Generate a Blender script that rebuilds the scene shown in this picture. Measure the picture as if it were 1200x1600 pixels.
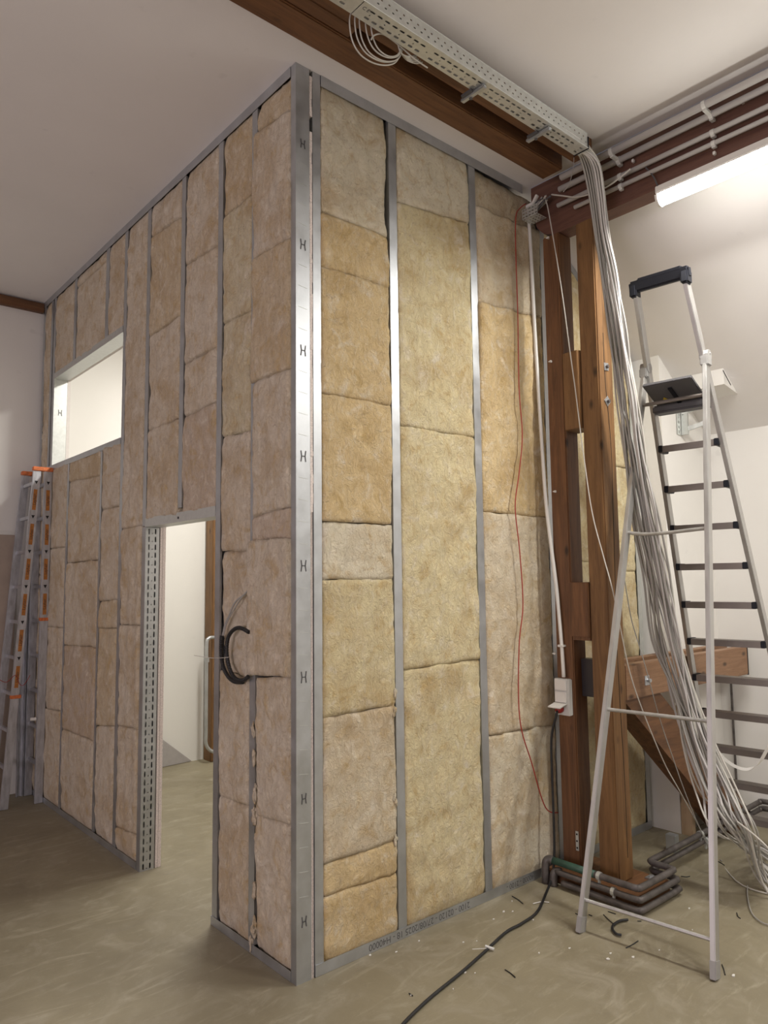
import bpy, bmesh, math, random
from mathutils import Vector, Matrix, noise
random.seed(7)
PI = math.pi
for o in list(bpy.data.objects): bpy.data.objects.remove(o)
S = bpy.context.scene
COL = S.collection
H = 3.968            # ceiling height
XK = 3.45            # knee wall
YB = 3.76            # back wall

# ---------------------------------------------------------------- camera
CP = Vector((-1.75457, -2.59159, 1.62))
F = Vector((0.6529548, 0.75156701, 0.09379266))
R = Vector((0.75558451, -0.65494015, -0.01205984))
U = Vector((-0.0523648, -0.07874281, 0.99551871))
FP = 1141.4
cam = bpy.data.cameras.new('camera'); cam.lens = FP*36/1600; cam.sensor_width = 36; cam.clip_start = .05
camo = bpy.data.objects.new('camera', cam); COL.objects.link(camo)
camo.matrix_world = Matrix(((R.x, U.x, -F.x, CP.x), (R.y, U.y, -F.y, CP.y), (R.z, U.z, -F.z, CP.z), (0, 0, 0, 1)))
S.camera = camo
def at(x, y, ax, c):
    """point on the plane <ax>=c (metres) measured from the survey photo"""
    d = F + R*((x-600)/FP) - U*((y-800)/FP)
    i = 'xyz'.index(ax)
    return CP + d*((c-CP[i])/d[i])

# ---------------------------------------------------------------- world, lights, exposure
W = bpy.data.worlds.new('world'); S.world = W; W.use_nodes = True
bg = W.node_tree.nodes['Background']; bg.inputs[0].default_value = (.75, .8, 1, 1); bg.inputs[1].default_value = .35
S.view_settings.view_transform = 'Standard'; S.view_settings.look = 'None'
S.view_settings.gamma = 1; S.view_settings.use_curve_mapping = False
S.view_settings.exposure = 0.12
def area(name, loc, rot, sx, sy, power, color, spread=PI):
    l = bpy.data.lights.new(name, 'AREA'); l.shape = 'RECTANGLE'; l.size = sx; l.size_y = sy
    l.energy = power; l.color = color; l.spread = spread
    o = bpy.data.objects.new(name, l); COL.objects.link(o); o.location = loc; o.rotation_euler = rot
    return o
NEUTRAL = (1, .965, .90)
# fluorescent battens under the cross beam (first one is in the picture), then an added unseen ceiling fill
area('tube_light', (1.70, -1.40, 3.47), (0, 0, 0), .08, 1.15, 46, NEUTRAL)
area('tube_light_second', (1.70, -3.9, 3.47), (0, 0, 0), .08, 1.2, 58, NEUTRAL)
area('ceiling_fill_light', (-.6, -4.6, 3.86), (0, 0, 0), 1.2, .08, 30, (1, .93, .90))  # added fill behind the camera, not a known lamp of the room
area('tube_side_light', (1.63, -1.44, 3.53), (0, PI/2+.25, 0), .08, 1.15, 2.5, NEUTRAL)
area('tube_side_light', (1.79, -1.44, 3.50), (0, -PI/2-.1, 0), .08, 1.15, 2, NEUTRAL)
area('tube_side_light_second', (1.63, -3.9, 3.53), (0, PI/2+.25, 0), .08, 1.15, 16, NEUTRAL)
# pinkish daylight of an unseen left window, set low to brighten the wall foot
area('window_daylight', (-5.9, -1.5, 1.55), (0, -PI/2-.12, 0), 1.6, 3.6, 104, (1, .85, .92))
# room lamp inside the new partition
area('room_light', (1.15, 1.9, 3.86), (0, 0, 0), .25, 1.2, 76, (1, .97, .90))

# ---------------------------------------------------------------- materials
MATS = {}
def newmat(name):
    m = bpy.data.materials.new(name); m.use_nodes = True; nt = m.node_tree
    MATS[name] = m
    return m, nt, nt.nodes['Principled BSDF']
def setv(b, base=None, rough=None, metal=None, spec=None):
    if base is not None: b.inputs['Base Color'].default_value = (*base, 1)
    if rough is not None: b.inputs['Roughness'].default_value = rough
    if metal is not None: b.inputs['Metallic'].default_value = metal
    if spec is not None: b.inputs['Specular IOR Level'].default_value = spec
def N(nt, t, **k):
    n = nt.nodes.new(t)
    for a, v in k.items():
        if a in n.inputs: n.inputs[a].default_value = v
        else: setattr(n, a, v)
    return n
def coords(nt, scale=(1, 1, 1), kind='Object'):
    tc = N(nt, 'ShaderNodeTexCoord'); mp = N(nt, 'ShaderNodeMapping'); mp.inputs['Scale'].default_value = scale
    if kind == 'World':
        g = N(nt, 'ShaderNodeNewGeometry'); nt.links.new(g.outputs['Position'], mp.inputs[0])
    else: nt.links.new(tc.outputs[kind], mp.inputs[0])
    return mp.outputs[0]
def ntex(nt, co, scale, detail=5, rough=.6, dist=0):
    n = N(nt, 'ShaderNodeTexNoise', Scale=scale, Detail=detail, Roughness=rough, Distortion=dist)
    nt.links.new(co, n.inputs['Vector']); return n.outputs['Fac']
def ramp(nt, fac, stops):
    r = N(nt, 'ShaderNodeValToRGB'); e = r.color_ramp.elements
    while len(e) < len(stops): e.new(.5)
    for el, (p, c) in zip(e, stops): el.position = p; el.color = (*c, 1) if len(c) == 3 else c
    nt.links.new(fac, r.inputs[0]); return r.outputs[0]
def mix(nt, a, b, fac, mode='MIX'):
    m = N(nt, 'ShaderNodeMix', data_type='RGBA', blend_type=mode)
    for s, v in ((m.inputs[6], a), (m.inputs[7], b)):
        if isinstance(v, tuple): s.default_value = (*v, 1)
        else: nt.links.new(v, s)
    if isinstance(fac, float): m.inputs[0].default_value = fac
    else: nt.links.new(fac, m.inputs[0])
    return m.outputs[2]
def bump(nt, b, h, strength, dist=.01):
    n = N(nt, 'ShaderNodeBump', Strength=strength, Distance=dist)
    nt.links.new(h, n.inputs['Height']); nt.links.new(n.outputs[0], b.inputs['Normal'])
def simple(name, base, rough=.5, metal=0, nscale=0, var=.12, bmp=0):
    m, nt, b = newmat(name); setv(b, base, rough, metal)
    if nscale:
        co = coords(nt, kind='World'); f = ntex(nt, co, nscale)
        lo = tuple(c*(1-var) for c in base); hi = tuple(min(1, c*(1+var)) for c in base)
        nt.links.new(ramp(nt, f, [(.3, lo), (.7, hi)]), b.inputs['Base Color'])
        if bmp: bump(nt, b, f, bmp, .004)
    return m
def plaster(name, base, var=.05):
    m, nt, b = newmat(name); setv(b, base, .85)
    co = coords(nt, kind='World'); f = ntex(nt, co, 1.3, 6, .6); g = ntex(nt, co, 60, 4)
    lo = tuple(c*(1-var) for c in base); c1 = ramp(nt, f, [(.3, lo), (.7, base)])
    s = ntex(nt, co, 9, 3, .5); c2 = mix(nt, c1, tuple(c*.86 for c in base), ramp(nt, s, [(.70, (0, 0, 0)), (.78, (.6, .6, .6))]))
    nt.links.new(c2, b.inputs['Base Color']); bump(nt, b, g, .12, .003)
    return m
M_wall = plaster('white_plaster', (.80, .785, .75))
M_ceil = plaster('ceiling_paint', (.84, .82, .80))
M_board = simple('plasterboard', (.72, .68, .64), .9, 0, 25, .05)
M_offcut = simple('grey_board_face', (.40, .375, .37), .9, 0, 25, .05)
M_boardedge = simple('plasterboard_edge', (.78, .70, .66), .95, 0, 140, .2, .5)

# concrete floor
m, nt, b = newmat('painted_concrete'); M_floor = m
co = coords(nt, kind='World')
big = ntex(nt, co, .9, 6, .62, .6); mid = ntex(nt, co, 4.5, 8, .68, 1.2); fine = ntex(nt, co, 60, 6, .7); spk = ntex(nt, co, 190, 2, .5)
c = ramp(nt, big, [(.32, (.20, .172, .113)), (.68, (.285, .25, .168))])
c = mix(nt, c, (.36, .325, .25), ramp(nt, mid, [(.5, (0, 0, 0)), (.75, (.65, .65, .65))]))
c = mix(nt, c, (.17, .15, .11), ramp(nt, fine, [(.60, (0, 0, 0)), (.78, (.4, .4, .4))]))
c = mix(nt, c, (.62, .58, .5), ramp(nt, spk, [(.72, (0, 0, 0)), (.78, (.6, .6, .6))]))
mpf = N(nt, 'ShaderNodeMapping'); mpf.inputs['Scale'].default_value = (1.2, 4.5, 1); mpf.inputs['Rotation'].default_value = (0, 0, .5); nt.links.new(co, mpf.inputs[0])
sw = ntex(nt, mpf.outputs[0], 1.6, 9, .7, 2.5)
c = mix(nt, c, (.39, .355, .265), ramp(nt, sw, [(.54, (0, 0, 0)), (.72, (.7, .7, .7))]))
c = mix(nt, c, (.20, .175, .13), ramp(nt, sw, [(.28, (.5, .5, .5)), (.42, (0, 0, 0))]))
nt.links.new(c, b.inputs['Base Color']); setv(b, rough=.5)
nt.links.new(ramp(nt, mid, [(.3, (.38,)*3), (.7, (.68,)*3)]), b.inputs['Roughness'])
bump(nt, b, fine, .12, .003)

# mineral wool (object colour tints every batt)
m, nt, b = newmat('mineral_wool'); M_wool = m
co = coords(nt, kind='World')
oi = N(nt, 'ShaderNodeObjectInfo')
warp = N(nt, 'ShaderNodeVectorMath', operation='ADD'); nv = N(nt, 'ShaderNodeTexNoise', Scale=9.0, Detail=3.0)
nt.links.new(co, nv.inputs['Vector']); vs = N(nt, 'ShaderNodeVectorMath', operation='SCALE'); vs.inputs['Scale'].default_value = .09
nt.links.new(nv.outputs['Color'], vs.inputs[0]); nt.links.new(co, warp.inputs[0]); nt.links.new(vs.outputs[0], warp.inputs[1])
wco = warp.outputs[0]
fib = ntex(nt, wco, 42, 10, .72, 1.2); blot = ntex(nt, co, 2.6, 6, .62, .8); blot2 = ntex(nt, co, 11, 6, .65, .8)
mpz = N(nt, 'ShaderNodeMapping'); mpz.inputs['Scale'].default_value = (40, 40, 9); nt.links.new(wco, mpz.inputs[0])
streak = ntex(nt, mpz.outputs[0], 1.0, 7, .7, .5)
c = mix(nt, oi.outputs['Color'], (.50, .33, .14), ramp(nt, blot, [(.46, (0, 0, 0)), (.70, (.62, .62, .62))]))
c = mix(nt, c, (.56, .37, .13), ramp(nt, blot2, [(.52, (0, 0, 0)), (.68, (.6, .6, .6))]))
c = mix(nt, c, (.90, .82, .68), ramp(nt, blot2, [(.30, (.7, .7, .7)), (.45, (0, 0, 0))]))
c = mix(nt, c, (.88, .80, .64), ramp(nt, streak, [(.52, (0, 0, 0)), (.74, (.55, .55, .55))]))
c = mix(nt, c, (.45, .33, .20), ramp(nt, fib, [(.30, (.75, .75, .75)), (.46, (0, 0, 0))]))
nt.links.new(c, b.inputs['Base Color']); setv(b, rough=1, spec=.1)
hsum = N(nt, 'ShaderNodeMath', operation='ADD'); nt.links.new(fib, hsum.inputs[0]); nt.links.new(streak, hsum.inputs[1])
bump(nt, b, hsum.outputs[0], 1.0, .014)
b.inputs['Sheen Weight'].default_value = .15

def metalmat(name, base, rough, nscale=14, var=.10, metal=.9, aniso=(1, 1, 1)):
    m, nt, b = newmat(name); setv(b, base, rough, metal)
    co = coords(nt, aniso, 'World'); f = ntex(nt, co, nscale, 5, .6)
    lo = tuple(c*(1-var) for c in base); hi = tuple(min(1, c*(1+var)) for c in base)
    nt.links.new(ramp(nt, f, [(.3, lo), (.7, hi)]), b.inputs['Base Color'])
    nt.links.new(ramp(nt, f, [(.3, (max(rough-.07, 0),)*3), (.7, (rough+.09,)*3)]), b.inputs['Roughness'])
    return m
M_galv = metalmat('galvanised_steel', (.50, .52, .54), .42, 9, .12, .85)
M_galvb = metalmat('bright_zinc', (.60, .62, .60), .42, 40, .08, .7)
M_alu = metalmat('aluminium', (.50, .495, .48), .44, 6, .08, .8, (6, 6, 1))
M_aluold = metalmat('scratched_aluminium', (.52, .53, .57), .42, 12, .2, .7, (4, 4, 1))
M_steprub = metalmat('brown_grey_aluminium', (.22, .195, .175), .5, 8, .12, .5)
M_dark = simple('dark_void', (.015, .015, .017), .9)
M_black = simple('black_plastic', (.012, .013, .018), .5)
M_black.node_tree.nodes['Principled BSDF'].inputs['Specular IOR Level'].default_value = .22
M_hinge = simple('cast_grey_fitting', (.34, .335, .325), .5, .2)
M_rubber = simple('black_rubber', (.014, .014, .015), .55)
M_plasw = simple('white_plastic', (.74, .73, .69), .4)
M_plasg = simple('light_grey_plastic', (.60, .60, .57), .45)
M_conduit = simple('grey_white_conduit', (.52, .505, .49), .5)
M_cable = simple('grey_cable_sheath', (.36, .35, .325), .5)
M_cablew = simple('white_cable_sheath', (.54, .52, .47), .5)
M_red = simple('red_plastic', (.30, .02, .015), .45)
M_redw = simple('red_wire_sheath', (.33, .035, .02), .5)
M_pipe = simple('old_painted_pipe', (.10, .088, .082), .5, .2, 20, .4, .3)
M_green = simple('green_pipe_cover', (.035, .085, .06), .5, 0, 12, .3)
M_orange = simple('orange_paint', (.62, .17, .05), .55, 0, 60, .35)
M_sticker = simple('orange_sticker', (.42, .165, .035), .45, 0, 50, .2)
M_yellow = simple('yellow_sticker', (.50, .36, .03), .5)
M_cap = simple('black_cap', (.03, .026, .03), .35)
M_greyp = simple('dark_grey_plastic', (.085, .083, .088), .55)
M_ink = simple('punched_ink', (.09, .09, .095), .6)
M_beige = simple('beige_cladding', (.42, .34, .28), .8, 0, 5, .1)
def woodmat(name, axis, dark, light, knot=True):
    m, nt, b = newmat(name)
    sc = [14, 14, 14]; sc['xyz'.index(axis)] = 1.1
    co = coords(nt, tuple(sc), 'World')
    f = ntex(nt, co, 1.6, 8, .65, 1.3); g = ntex(nt, co, 9, 4, .6, .2)
    c = ramp(nt, f, [(.28, dark), (.52, tuple((a+b_)/2 for a, b_ in zip(dark, light))), (.75, light)])
    c = mix(nt, c, tuple(a*.45 for a in dark), ramp(nt, g, [(.58, (0, 0, 0)), (.75, (.6, .6, .6))]))
    sk = [9, 9, 9]; sk['xyz'.index(axis)] = 4.2
    ck = coords(nt, tuple(sk), 'World')
    v = N(nt, 'ShaderNodeTexVoronoi', Scale=1.0); nt.links.new(ck, v.inputs['Vector'])
    c = mix(nt, c, tuple(a*.22 for a in dark), ramp(nt, v.outputs['Distance'], [(.06, (.85,)*3), (.16, (0, 0, 0))]))
    nt.links.new(c, b.inputs['Base Color']); setv(b, rough=.55); bump(nt, b, f, .2, .004)
    return m
WD, WL = (.080, .034, .014), (.215, .098, .038)
M_wz = woodmat('stained_pine_upright', 'z', WD, WL)
M_wz2 = woodmat('stained_pine_warm', 'z', (.100, .047, .017), (.265, .138, .050))
M_wx = woodmat('stained_pine_lengthwise', 'x', WD, WL)
M_wx2 = woodmat('raw_pine_tie', 'x', (.19, .095, .046), (.33, .19, .105))
M_wy = woodmat('stained_pine_cross', 'y', (.085, .036, .026), (.18, .085, .056))
M_wpale = woodmat('pale_pine', 'z', (.42, .30, .18), (.6, .45, .3))
m, nt, b = newmat('fluorescent_diffuser'); M_emit = m
setv(b, (.9, .9, .9), .4); b.inputs['Emission Color'].default_value = (1, .98, .95, 1); b.inputs['Emission Strength'].default_value = 9
m, nt, b = newmat('window_glass'); M_glass = m
setv(b, (.9, .95, 1), .02); b.inputs['Transmission Weight'].default_value = 1.0

# ---------------------------------------------------------------- mesh helpers
class MB:
    def __init__(s): s.bm = bmesh.new()
    def box(s, lo, hi, bev=0):
        lo, hi = [min(a, b) for a, b in zip(lo, hi)], [max(a, b) for a, b in zip(lo, hi)]
        return s.obox([(a+b)/2 for a, b in zip(lo, hi)], (1, 0, 0), (0, 1, 0), (0, 0, 1), [(b-a)/2 for a, b in zip(lo, hi)], bev)
    def obox(s, c, ax, ay, az, h, bev=0):
        c = Vector(c); A = [Vector(v)*k for v, k in zip((ax, ay, az), h)]
        v = [s.bm.verts.new(c + A[0]*i + A[1]*j + A[2]*k) for i in (-1, 1) for j in (-1, 1) for k in (-1, 1)]
        fs = [s.bm.faces.new([v[q] for q in f]) for f in ((0, 1, 3, 2), (4, 6, 7, 5), (0, 4, 5, 1), (2, 3, 7, 6), (0, 2, 6, 4), (1, 5, 7, 3))]
        if bev:
            es = {e for f in fs for e in f.edges}
            bmesh.ops.bevel(s.bm, geom=list(es), offset=bev, segments=2, affect='EDGES')
        return s
    def bar(s, a, b, w, d, side=(0, 1, 0), bev=0):
        """rectangular bar a->b; w across <side>, d across the third axis"""
        a, b = Vector(a), Vector(b); z = (b-a); L = z.length; z.normalize()
        x = Vector(side); x = (x - z*x.dot(z)).normalized(); y = z.cross(x)
        return s.obox((a+b)/2, x, y, z, (w/2, d/2, L/2), bev)
    def tube(s, pts, r, n=8, caps=True):
        pts = [Vector(p) for p in pts]; rings = []
        t0 = (pts[1]-pts[0]).normalized(); u = t0.orthogonal().normalized()
        for i, p in enumerate(pts):
            t = (pts[min(i+1, len(pts)-1)] - pts[max(i-1, 0)]).normalized()
            u = (u - t*u.dot(t)).normalized(); w = t.cross(u)
            rr = r[i] if isinstance(r, (list, tuple)) else r
            rings.append([s.bm.verts.new(p + (u*math.cos(2*PI*k/n) + w*math.sin(2*PI*k/n))*rr) for k in range(n)])
        for a, b in zip(rings, rings[1:]):
            for k in range(n): s.bm.faces.new((a[k], a[(k+1) % n], b[(k+1) % n], b[k]))
        if caps: s.bm.faces.new(rings[0][::-1]); s.bm.faces.new(rings[-1])
        return s
    def prism(s, poly, d):
        """polygon (3-D points) extruded by the vector d"""
        d = Vector(d); a = [s.bm.verts.new(Vector(p)) for p in poly]; b = [s.bm.verts.new(Vector(p)+d) for p in poly]
        s.bm.faces.new(a); s.bm.faces.new(b[::-1])
        for i in range(len(a)): s.bm.faces.new((a[i], b[i], b[(i+1) % len(a)], a[(i+1) % len(a)]))
        return s
    def perf(s, o, u, v, cells):
        """perforated sheet: cells (u0,u1,v0,v1,hole half-width, hole half-height); 0 = no hole"""
        o, u, v = Vector(o), Vector(u), Vector(v)
        P = lambda a, b: s.bm.verts.new(o + u*a + v*b)
        for u0, u1, v0, v1, hw, hh in cells:
            if not hw:
                s.bm.faces.new([P(u0, v0), P(u1, v0), P(u1, v1), P(u0, v1)]); continue
            cu, cv = (u0+u1)/2, (v0+v1)/2
            O = [P(*q) for q in ((u0, v0), (cu, v0), (u1, v0), (u1, cv), (u1, v1), (cu, v1), (u0, v1), (u0, cv))]
            k = min(hw, hh)*.6
            I = []
            for q in ((cu-hw+k*.3, cv-hh+k*.3), (cu, cv-hh), (cu+hw-k*.3, cv-hh+k*.3), (cu+hw, cv), (cu+hw-k*.3, cv+hh-k*.3), (cu, cv+hh), (cu-hw+k*.3, cv+hh-k*.3), (cu-hw, cv)): I.append(P(*q))
            for i in range(8): s.bm.faces.new((O[i], O[(i+1) % 8], I[(i+1) % 8], I[i]))
        bmesh.ops.remove_doubles(s.bm, verts=s.bm.verts, dist=1e-5)
        return s
    def build(s, name, mat, parent=None, smooth=False, solid=0, nofix=False):
        if not nofix: bmesh.ops.recalc_face_normals(s.bm, faces=s.bm.faces)
        me = bpy.data.meshes.new(name); s.bm.to_mesh(me); s.bm.free(); me.materials.append(mat)
        if smooth:
            for p in me.polygons: p.use_smooth = True
        o = bpy.data.objects.new(name, me); COL.objects.link(o)
        if parent is not None:
            o.parent = parent; o.matrix_parent_inverse = Matrix.Translation(-parent.location) if parent.type == 'EMPTY' else Matrix()
        if solid:
            md = o.modifiers.new('thickness', 'SOLIDIFY'); md.thickness = solid; md.offset = 0
        return o
def tag(o, label=None, cat=None, group=None, kind=None):
    for k, v in (('label', label), ('category', cat), ('group', group), ('kind', kind)):
        if v: o[k] = v
    return o
def thing(name, loc, label=None, cat=None, group=None, kind=None):
    o = bpy.data.objects.new(name, None); COL.objects.link(o); o.location = loc; o.empty_display_size = .1
    return tag(o, label, cat, group, kind)
def struct(o): return tag(o, kind='structure')
def smooth_path(pts, sub=6):
    pts = [Vector(p) for p in pts]; out = []
    for i in range(len(pts)-1):
        p0 = pts[max(i-1, 0)]; p1 = pts[i]; p2 = pts[i+1]; p3 = pts[min(i+2, len(pts)-1)]
        for k in range(sub):
            t = k/sub
            out.append(.5*((2*p1) + (p2-p0)*t + (2*p0-5*p1+4*p2-p3)*t*t + (3*p1-p0-3*p2+p3)*t**3))
    out.append(pts[-1]); return out
def text_mesh(name, body, size, mat, M, parent, extrude=.0006, align='CENTER'):
    cu = bpy.data.curves.new(name, 'FONT'); cu.body = body; cu.size = size; cu.extrude = extrude; cu.align_x = align; cu.align_y = 'CENTER'
    tmp = bpy.data.objects.new(name+'_src', cu); COL.objects.link(tmp)
    dg = bpy.context.evaluated_depsgraph_get(); dg.update()
    me = bpy.data.meshes.new_from_object(tmp.evaluated_get(dg)); bpy.data.objects.remove(tmp)
    me.transform(M); me.materials.clear(); me.materials.append(mat)
    o = bpy.data.objects.new(name, me); COL.objects.link(o)
    if parent is not None:
        o.parent = parent; o.matrix_parent_inverse = Matrix.Translation(-parent.location) if parent.type == 'EMPTY' else Matrix()
    return o
def frame_mat(o, x, y):
    x = Vector(x).normalized(); y = Vector(y).normalized(); z = x.cross(y); o = Vector(o)
    return Matrix(((x.x, y.x, z.x, o.x), (x.y, y.y, z.y, o.y), (x.z, y.z, z.z, o.z), (0, 0, 0, 1)))

# ---------------------------------------------------------------- room shell
def slope_z(x): return min(H, 3.09 - .72*(x-2.83))
XS = 2.83 - (H-3.09)/.72
struct(MB().box((-6.1, -7, -.15), (XK+.1, YB+.1, 0)).build('floor', M_floor))
XC = 1.69            # flat ceiling ends at the cross beam
BZ = 3.885           # underside of the twin ceiling beams
def yy(py_, z): return at(700, py_, 'z', z).y
ya0, ya1, yb0 = yy(197, BZ), yy(157, BZ), yy(134, BZ); yb1 = max(yb0-.15, yy(61, H)+.012)
cb = MB(); cb.box((-6.1, -7, H), (XC, yb1, H+.15)); cb.box((-6.1, ya0, H), (XC, YB+.1, H+.15))
cb.box((1.552, yb1, H), (XC, ya0, H+.15)); cb.box((-6.1, yb1, H+.142), (1.552, ya0, H+.15))
cb.box((XC, -.008, H), (1.83, YB+.1, H+.15)); cb.box((1.803, -.008, slope_z(1.803)+.002), (1.83, YB+.1, H))
struct(cb.build('ceiling', M_ceil))
z2 = slope_z(XK+.1)
struct(MB().prism([(1.802, -7, slope_z(1.802)), (XK+.1, -7, z2), (XK+.1, -7, z2+.2), (1.802, -7, H+.15)], (0, YB+7.1, 0)).build('ceiling', M_ceil))
struct(MB().box((XK, -7, 0), (XK+.1, YB+.1, slope_z(XK)+.02)).build('wall_right', M_wall))
struct(MB().box((-6.1, YB, 0), (XK+.1, YB+.12, H)).build('wall_back', M_wall))
struct(MB().box((-6.1, -7.1, 0), (XK+.1, -7, H)).build('wall_front', M_wall))
# left wall with its window opening
w = MB(); wy0, wy1, wz0, wz1 = -3.6, .6, .7, 2.45
w.box((-6.1, -7, 0), (-6, wy0, H)).box((-6.1, wy1, 0), (-6, YB, H)).box((-6.1, wy0, 0), (-6, wy1, wz0)).box((-6.1, wy0, wz1), (-6, wy1, H))
struct(w.build('wall_left', M_wall))
f = MB()
for y in (wy0+.03, -1.5, wy1-.03): f.box((-6.08, y-.03, wz0), (-6.02, y+.03, wz1))
for z in (wz0+.03, wz1-.03): f.box((-6.08, wy0, z-.03), (-6.02, wy1, z+.03))
struct(f.build('window_1', M_plasw))
# pier at the end of the partition, against the knee wall
px0, py = 2.80, -.185
pz0, pz1 = slope_z(px0), slope_z(XK)
struct(MB().prism([(px0, py, 0), (XK, py, 0), (XK, py, pz1), (px0, py, pz0)], (0, .30, 0)).build('wall_pier', M_wall))
# ceiling beam and ledge on the back wall (left)
struct(MB().box((-6, YB-.05, 3.88), (-.005, YB, H-.012), .003).build('trim_1', M_wx))
struct(MB().box((-6, YB-.02, 2.02), (-.14, YB, 2.05)).build('trim_2', M_plasw))
struct(MB().box((-6, YB-.012, 0), (-.14, YB, 2.02)).build('trim_3', M_beige))

# ---------------------------------------------------------------- stud partition: two wings
def cstud(mb, mapf, a, b, z0, z1, web='a', depth=.095):
    """C profile: front flange from a to b at depth 0, web at one side, rolled edge"""
    def bx(t0, t1, d0, d1): 
        lo, hi = mapf(t0, z0, -d0), mapf(t1, z1, -d1); mb.box(lo, hi)
    bx(a, b, 0, .0016); bx(a, b, depth-.0016, depth)
    t = a if web == 'a' else b-.0016
    bx(t, t+.0016, .0016, depth-.0016)
    e = b-.0016 if web == 'a' else a
    bx(e, e+.0016, .0016, .012)
LM = lambda t, z, d: (-d, t, z)
RM = lambda t, z, d: (t, -d, z)
wl = thing('wall_partition_left', (0, 1.8, 0), kind='structure')
wr = thing('wall_partition_right', (1.4, 0, 0), kind='structure')
L_STUDS = [(.33, .378, .04, H-.05, 'a'), (.668, .716, 0, H-.05, 'b'), (1.10, 1.148, 2.03, H-.05, 'b'), (1.572, 1.62, 1.96, H-.05, 'b'),
           (1.935, 1.983, .04, H-.05, 'b'), (2.255, 2.315, 3.29, H-.05, 'a'), (2.915, 2.965, 3.29, H-.05, 'b'),
           (3.40, 3.448, .04, H-.05, 'b'), (3.478, 3.522, .04, H-.05, 'a'), (3.68, 3.728, .04, H-.05, 'b'),
           (2.305, 2.335, .04, 2.52, 'b'), (2.975, 3.012, .04, 2.52, 'b')]
for a, b, z0, z1, s in L_STUDS:
    m = MB(); cstud(m, LM, a, b, z0, z1, s); m.build('stud', M_galv, wl)
m = MB(); cstud(m, LM, .001, .038, 0, H-.001, 'b', .06); m.build('stud', M_galv, wl)
# tracks: flange to the front plus web
m = MB(); m.box((-.003, .04, H-.05), (-.001, YB-.02, H)); m.box((-.001, .04, H-.003), (.1, YB-.02, H-.001)); m.build('top_track', M_galv, wl)
m = MB()
for a, b in ((.039, .72), (1.62, YB-.02)): m.box((-.0035, a, .001), (-.0015, b, .042)); m.box((-.0015, a, .001), (.098, b, .003))
m.build('bottom_track', M_galv, wl)
# door header
m = MB(); m.box((-.004, .716, 1.952), (-.001, 1.572, 2.005)); m.box((-.001, .716, 1.952), (.098, 1.572, 1.955)); m.build('door_header', M_galvb, wl)
m = MB(); m.bar((-.006, 1.13, 1.975), (-.002, 1.13, 1.975), .012, .012); m.build('screw', M_dark, wl)
# slotted jamb profile (door, left side), facing the opening
jy = 1.568
m = MB(); cells = []
n = 42; zz = 1.95/n
for k in range(n):
    z0, z1 = k*zz, (k+1)*zz
    cells += [(.0, .010, z0, z1, 0, 0), (.010, .030, z0, z1, .0048, zz*.34)]
    for q in (0, 1): cells.append((.030, .050, z0+q*zz/2, z0+(q+1)*zz/2, (.0032 if q == 0 else 0), .0032))
    cells += [(.050, .070, z0, z1, .0048, zz*.34), (.070, .082, z0, z1, 0, 0)]
m.perf((0, jy, 0), (1, 0, 0), (0, 0, 1), cells); m.build('slotted_jamb_profile', M_galv, wl, solid=.002)
m = MB(); m.box((-.001, jy, 0), (.001, jy+.05, 1.952)); m.box((.082, jy, 0), (.084, jy+.05, 1.952)); m.box((.001, jy+.045, .04), (.08, jy+.049, 1.94)); m.build('jamb_flange', M_galv, wl)
# window frame profiles (header flange and underside, sill, sides)
wa, wb, wz0_, wz1_ = 1.985, 3.40, 2.553, 3.245
m = MB(); m.box((-.004, wa, wz1_), (-.001, wb, wz1_+.045)); m.box((-.001, wa, wz1_), (.1, wb, wz1_+.002)); m.build('window_header', M_galvb, wl)
m = MB(); m.box((-.004, wa, wz0_-.04), (-.001, wb+.1, wz0_)); m.box((-.001, wa, wz0_-.002), (.1, wb, wz0_)); m.build('window_sill_track', M_galv, wl)
m = MB(); m.box((0, wb-.003, wz0_), (.1, wb-.001, wz1_)); m.build('window_jamb', M_galvb, wl)
m = MB(); m.box((.002, wa+.001, wz0_), (.1, wa+.003, wz1_)); m.build('window_jamb', M_galvb, wl)
def hmark(mb, c, u, v, out, s=.028):
    c, u, v, out = Vector(c), Vector(u), Vector(v), Vector(out)
    for sx in (-1, 1):
        mb.bar(c+u*sx*s*.42-v*s*.8+out*.0012, c+u*sx*s*.30+out*.0012, .0045, .0012, u)
        mb.bar(c+u*sx*s*.30+out*.0012, c+u*sx*s*.42+v*s*.8+out*.0012, .0045, .0012, u)
    mb.bar(c-u*s*.32+out*.0012, c+u*s*.32+out*.0012, .004, .0012, v)
m = MB(); hmark(m, (.05, wb-.003, 2.98), (1, 0, 0), (0, 0, 1), (0, -1, 0), .03); m.build('punched_mark', M_ink, wl)
# plasterboard lining inside the room, with door and window cut out
m = MB()
for a, b, z0, z1 in ((.1, .70, 0, H), (.70, 1.60, 1.99, H), (1.60, 1.985, 0, H), (1.985, 3.40, 0, 2.545), (1.985, 3.40, 3.25, H), (3.40, YB, 0, H)):
    m.box((.102, a, z0), (.127, b, z1))
m.build('plasterboard_lining', M_board, wl)
m = MB()
for i, (a, b) in enumerate(((.092, .106), (.108, .1265))):
    m.box((a, 1.5705, 0), (b, 1.5995, 1.985))
m.build('plasterboard_edge', M_boardedge, wl)

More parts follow.
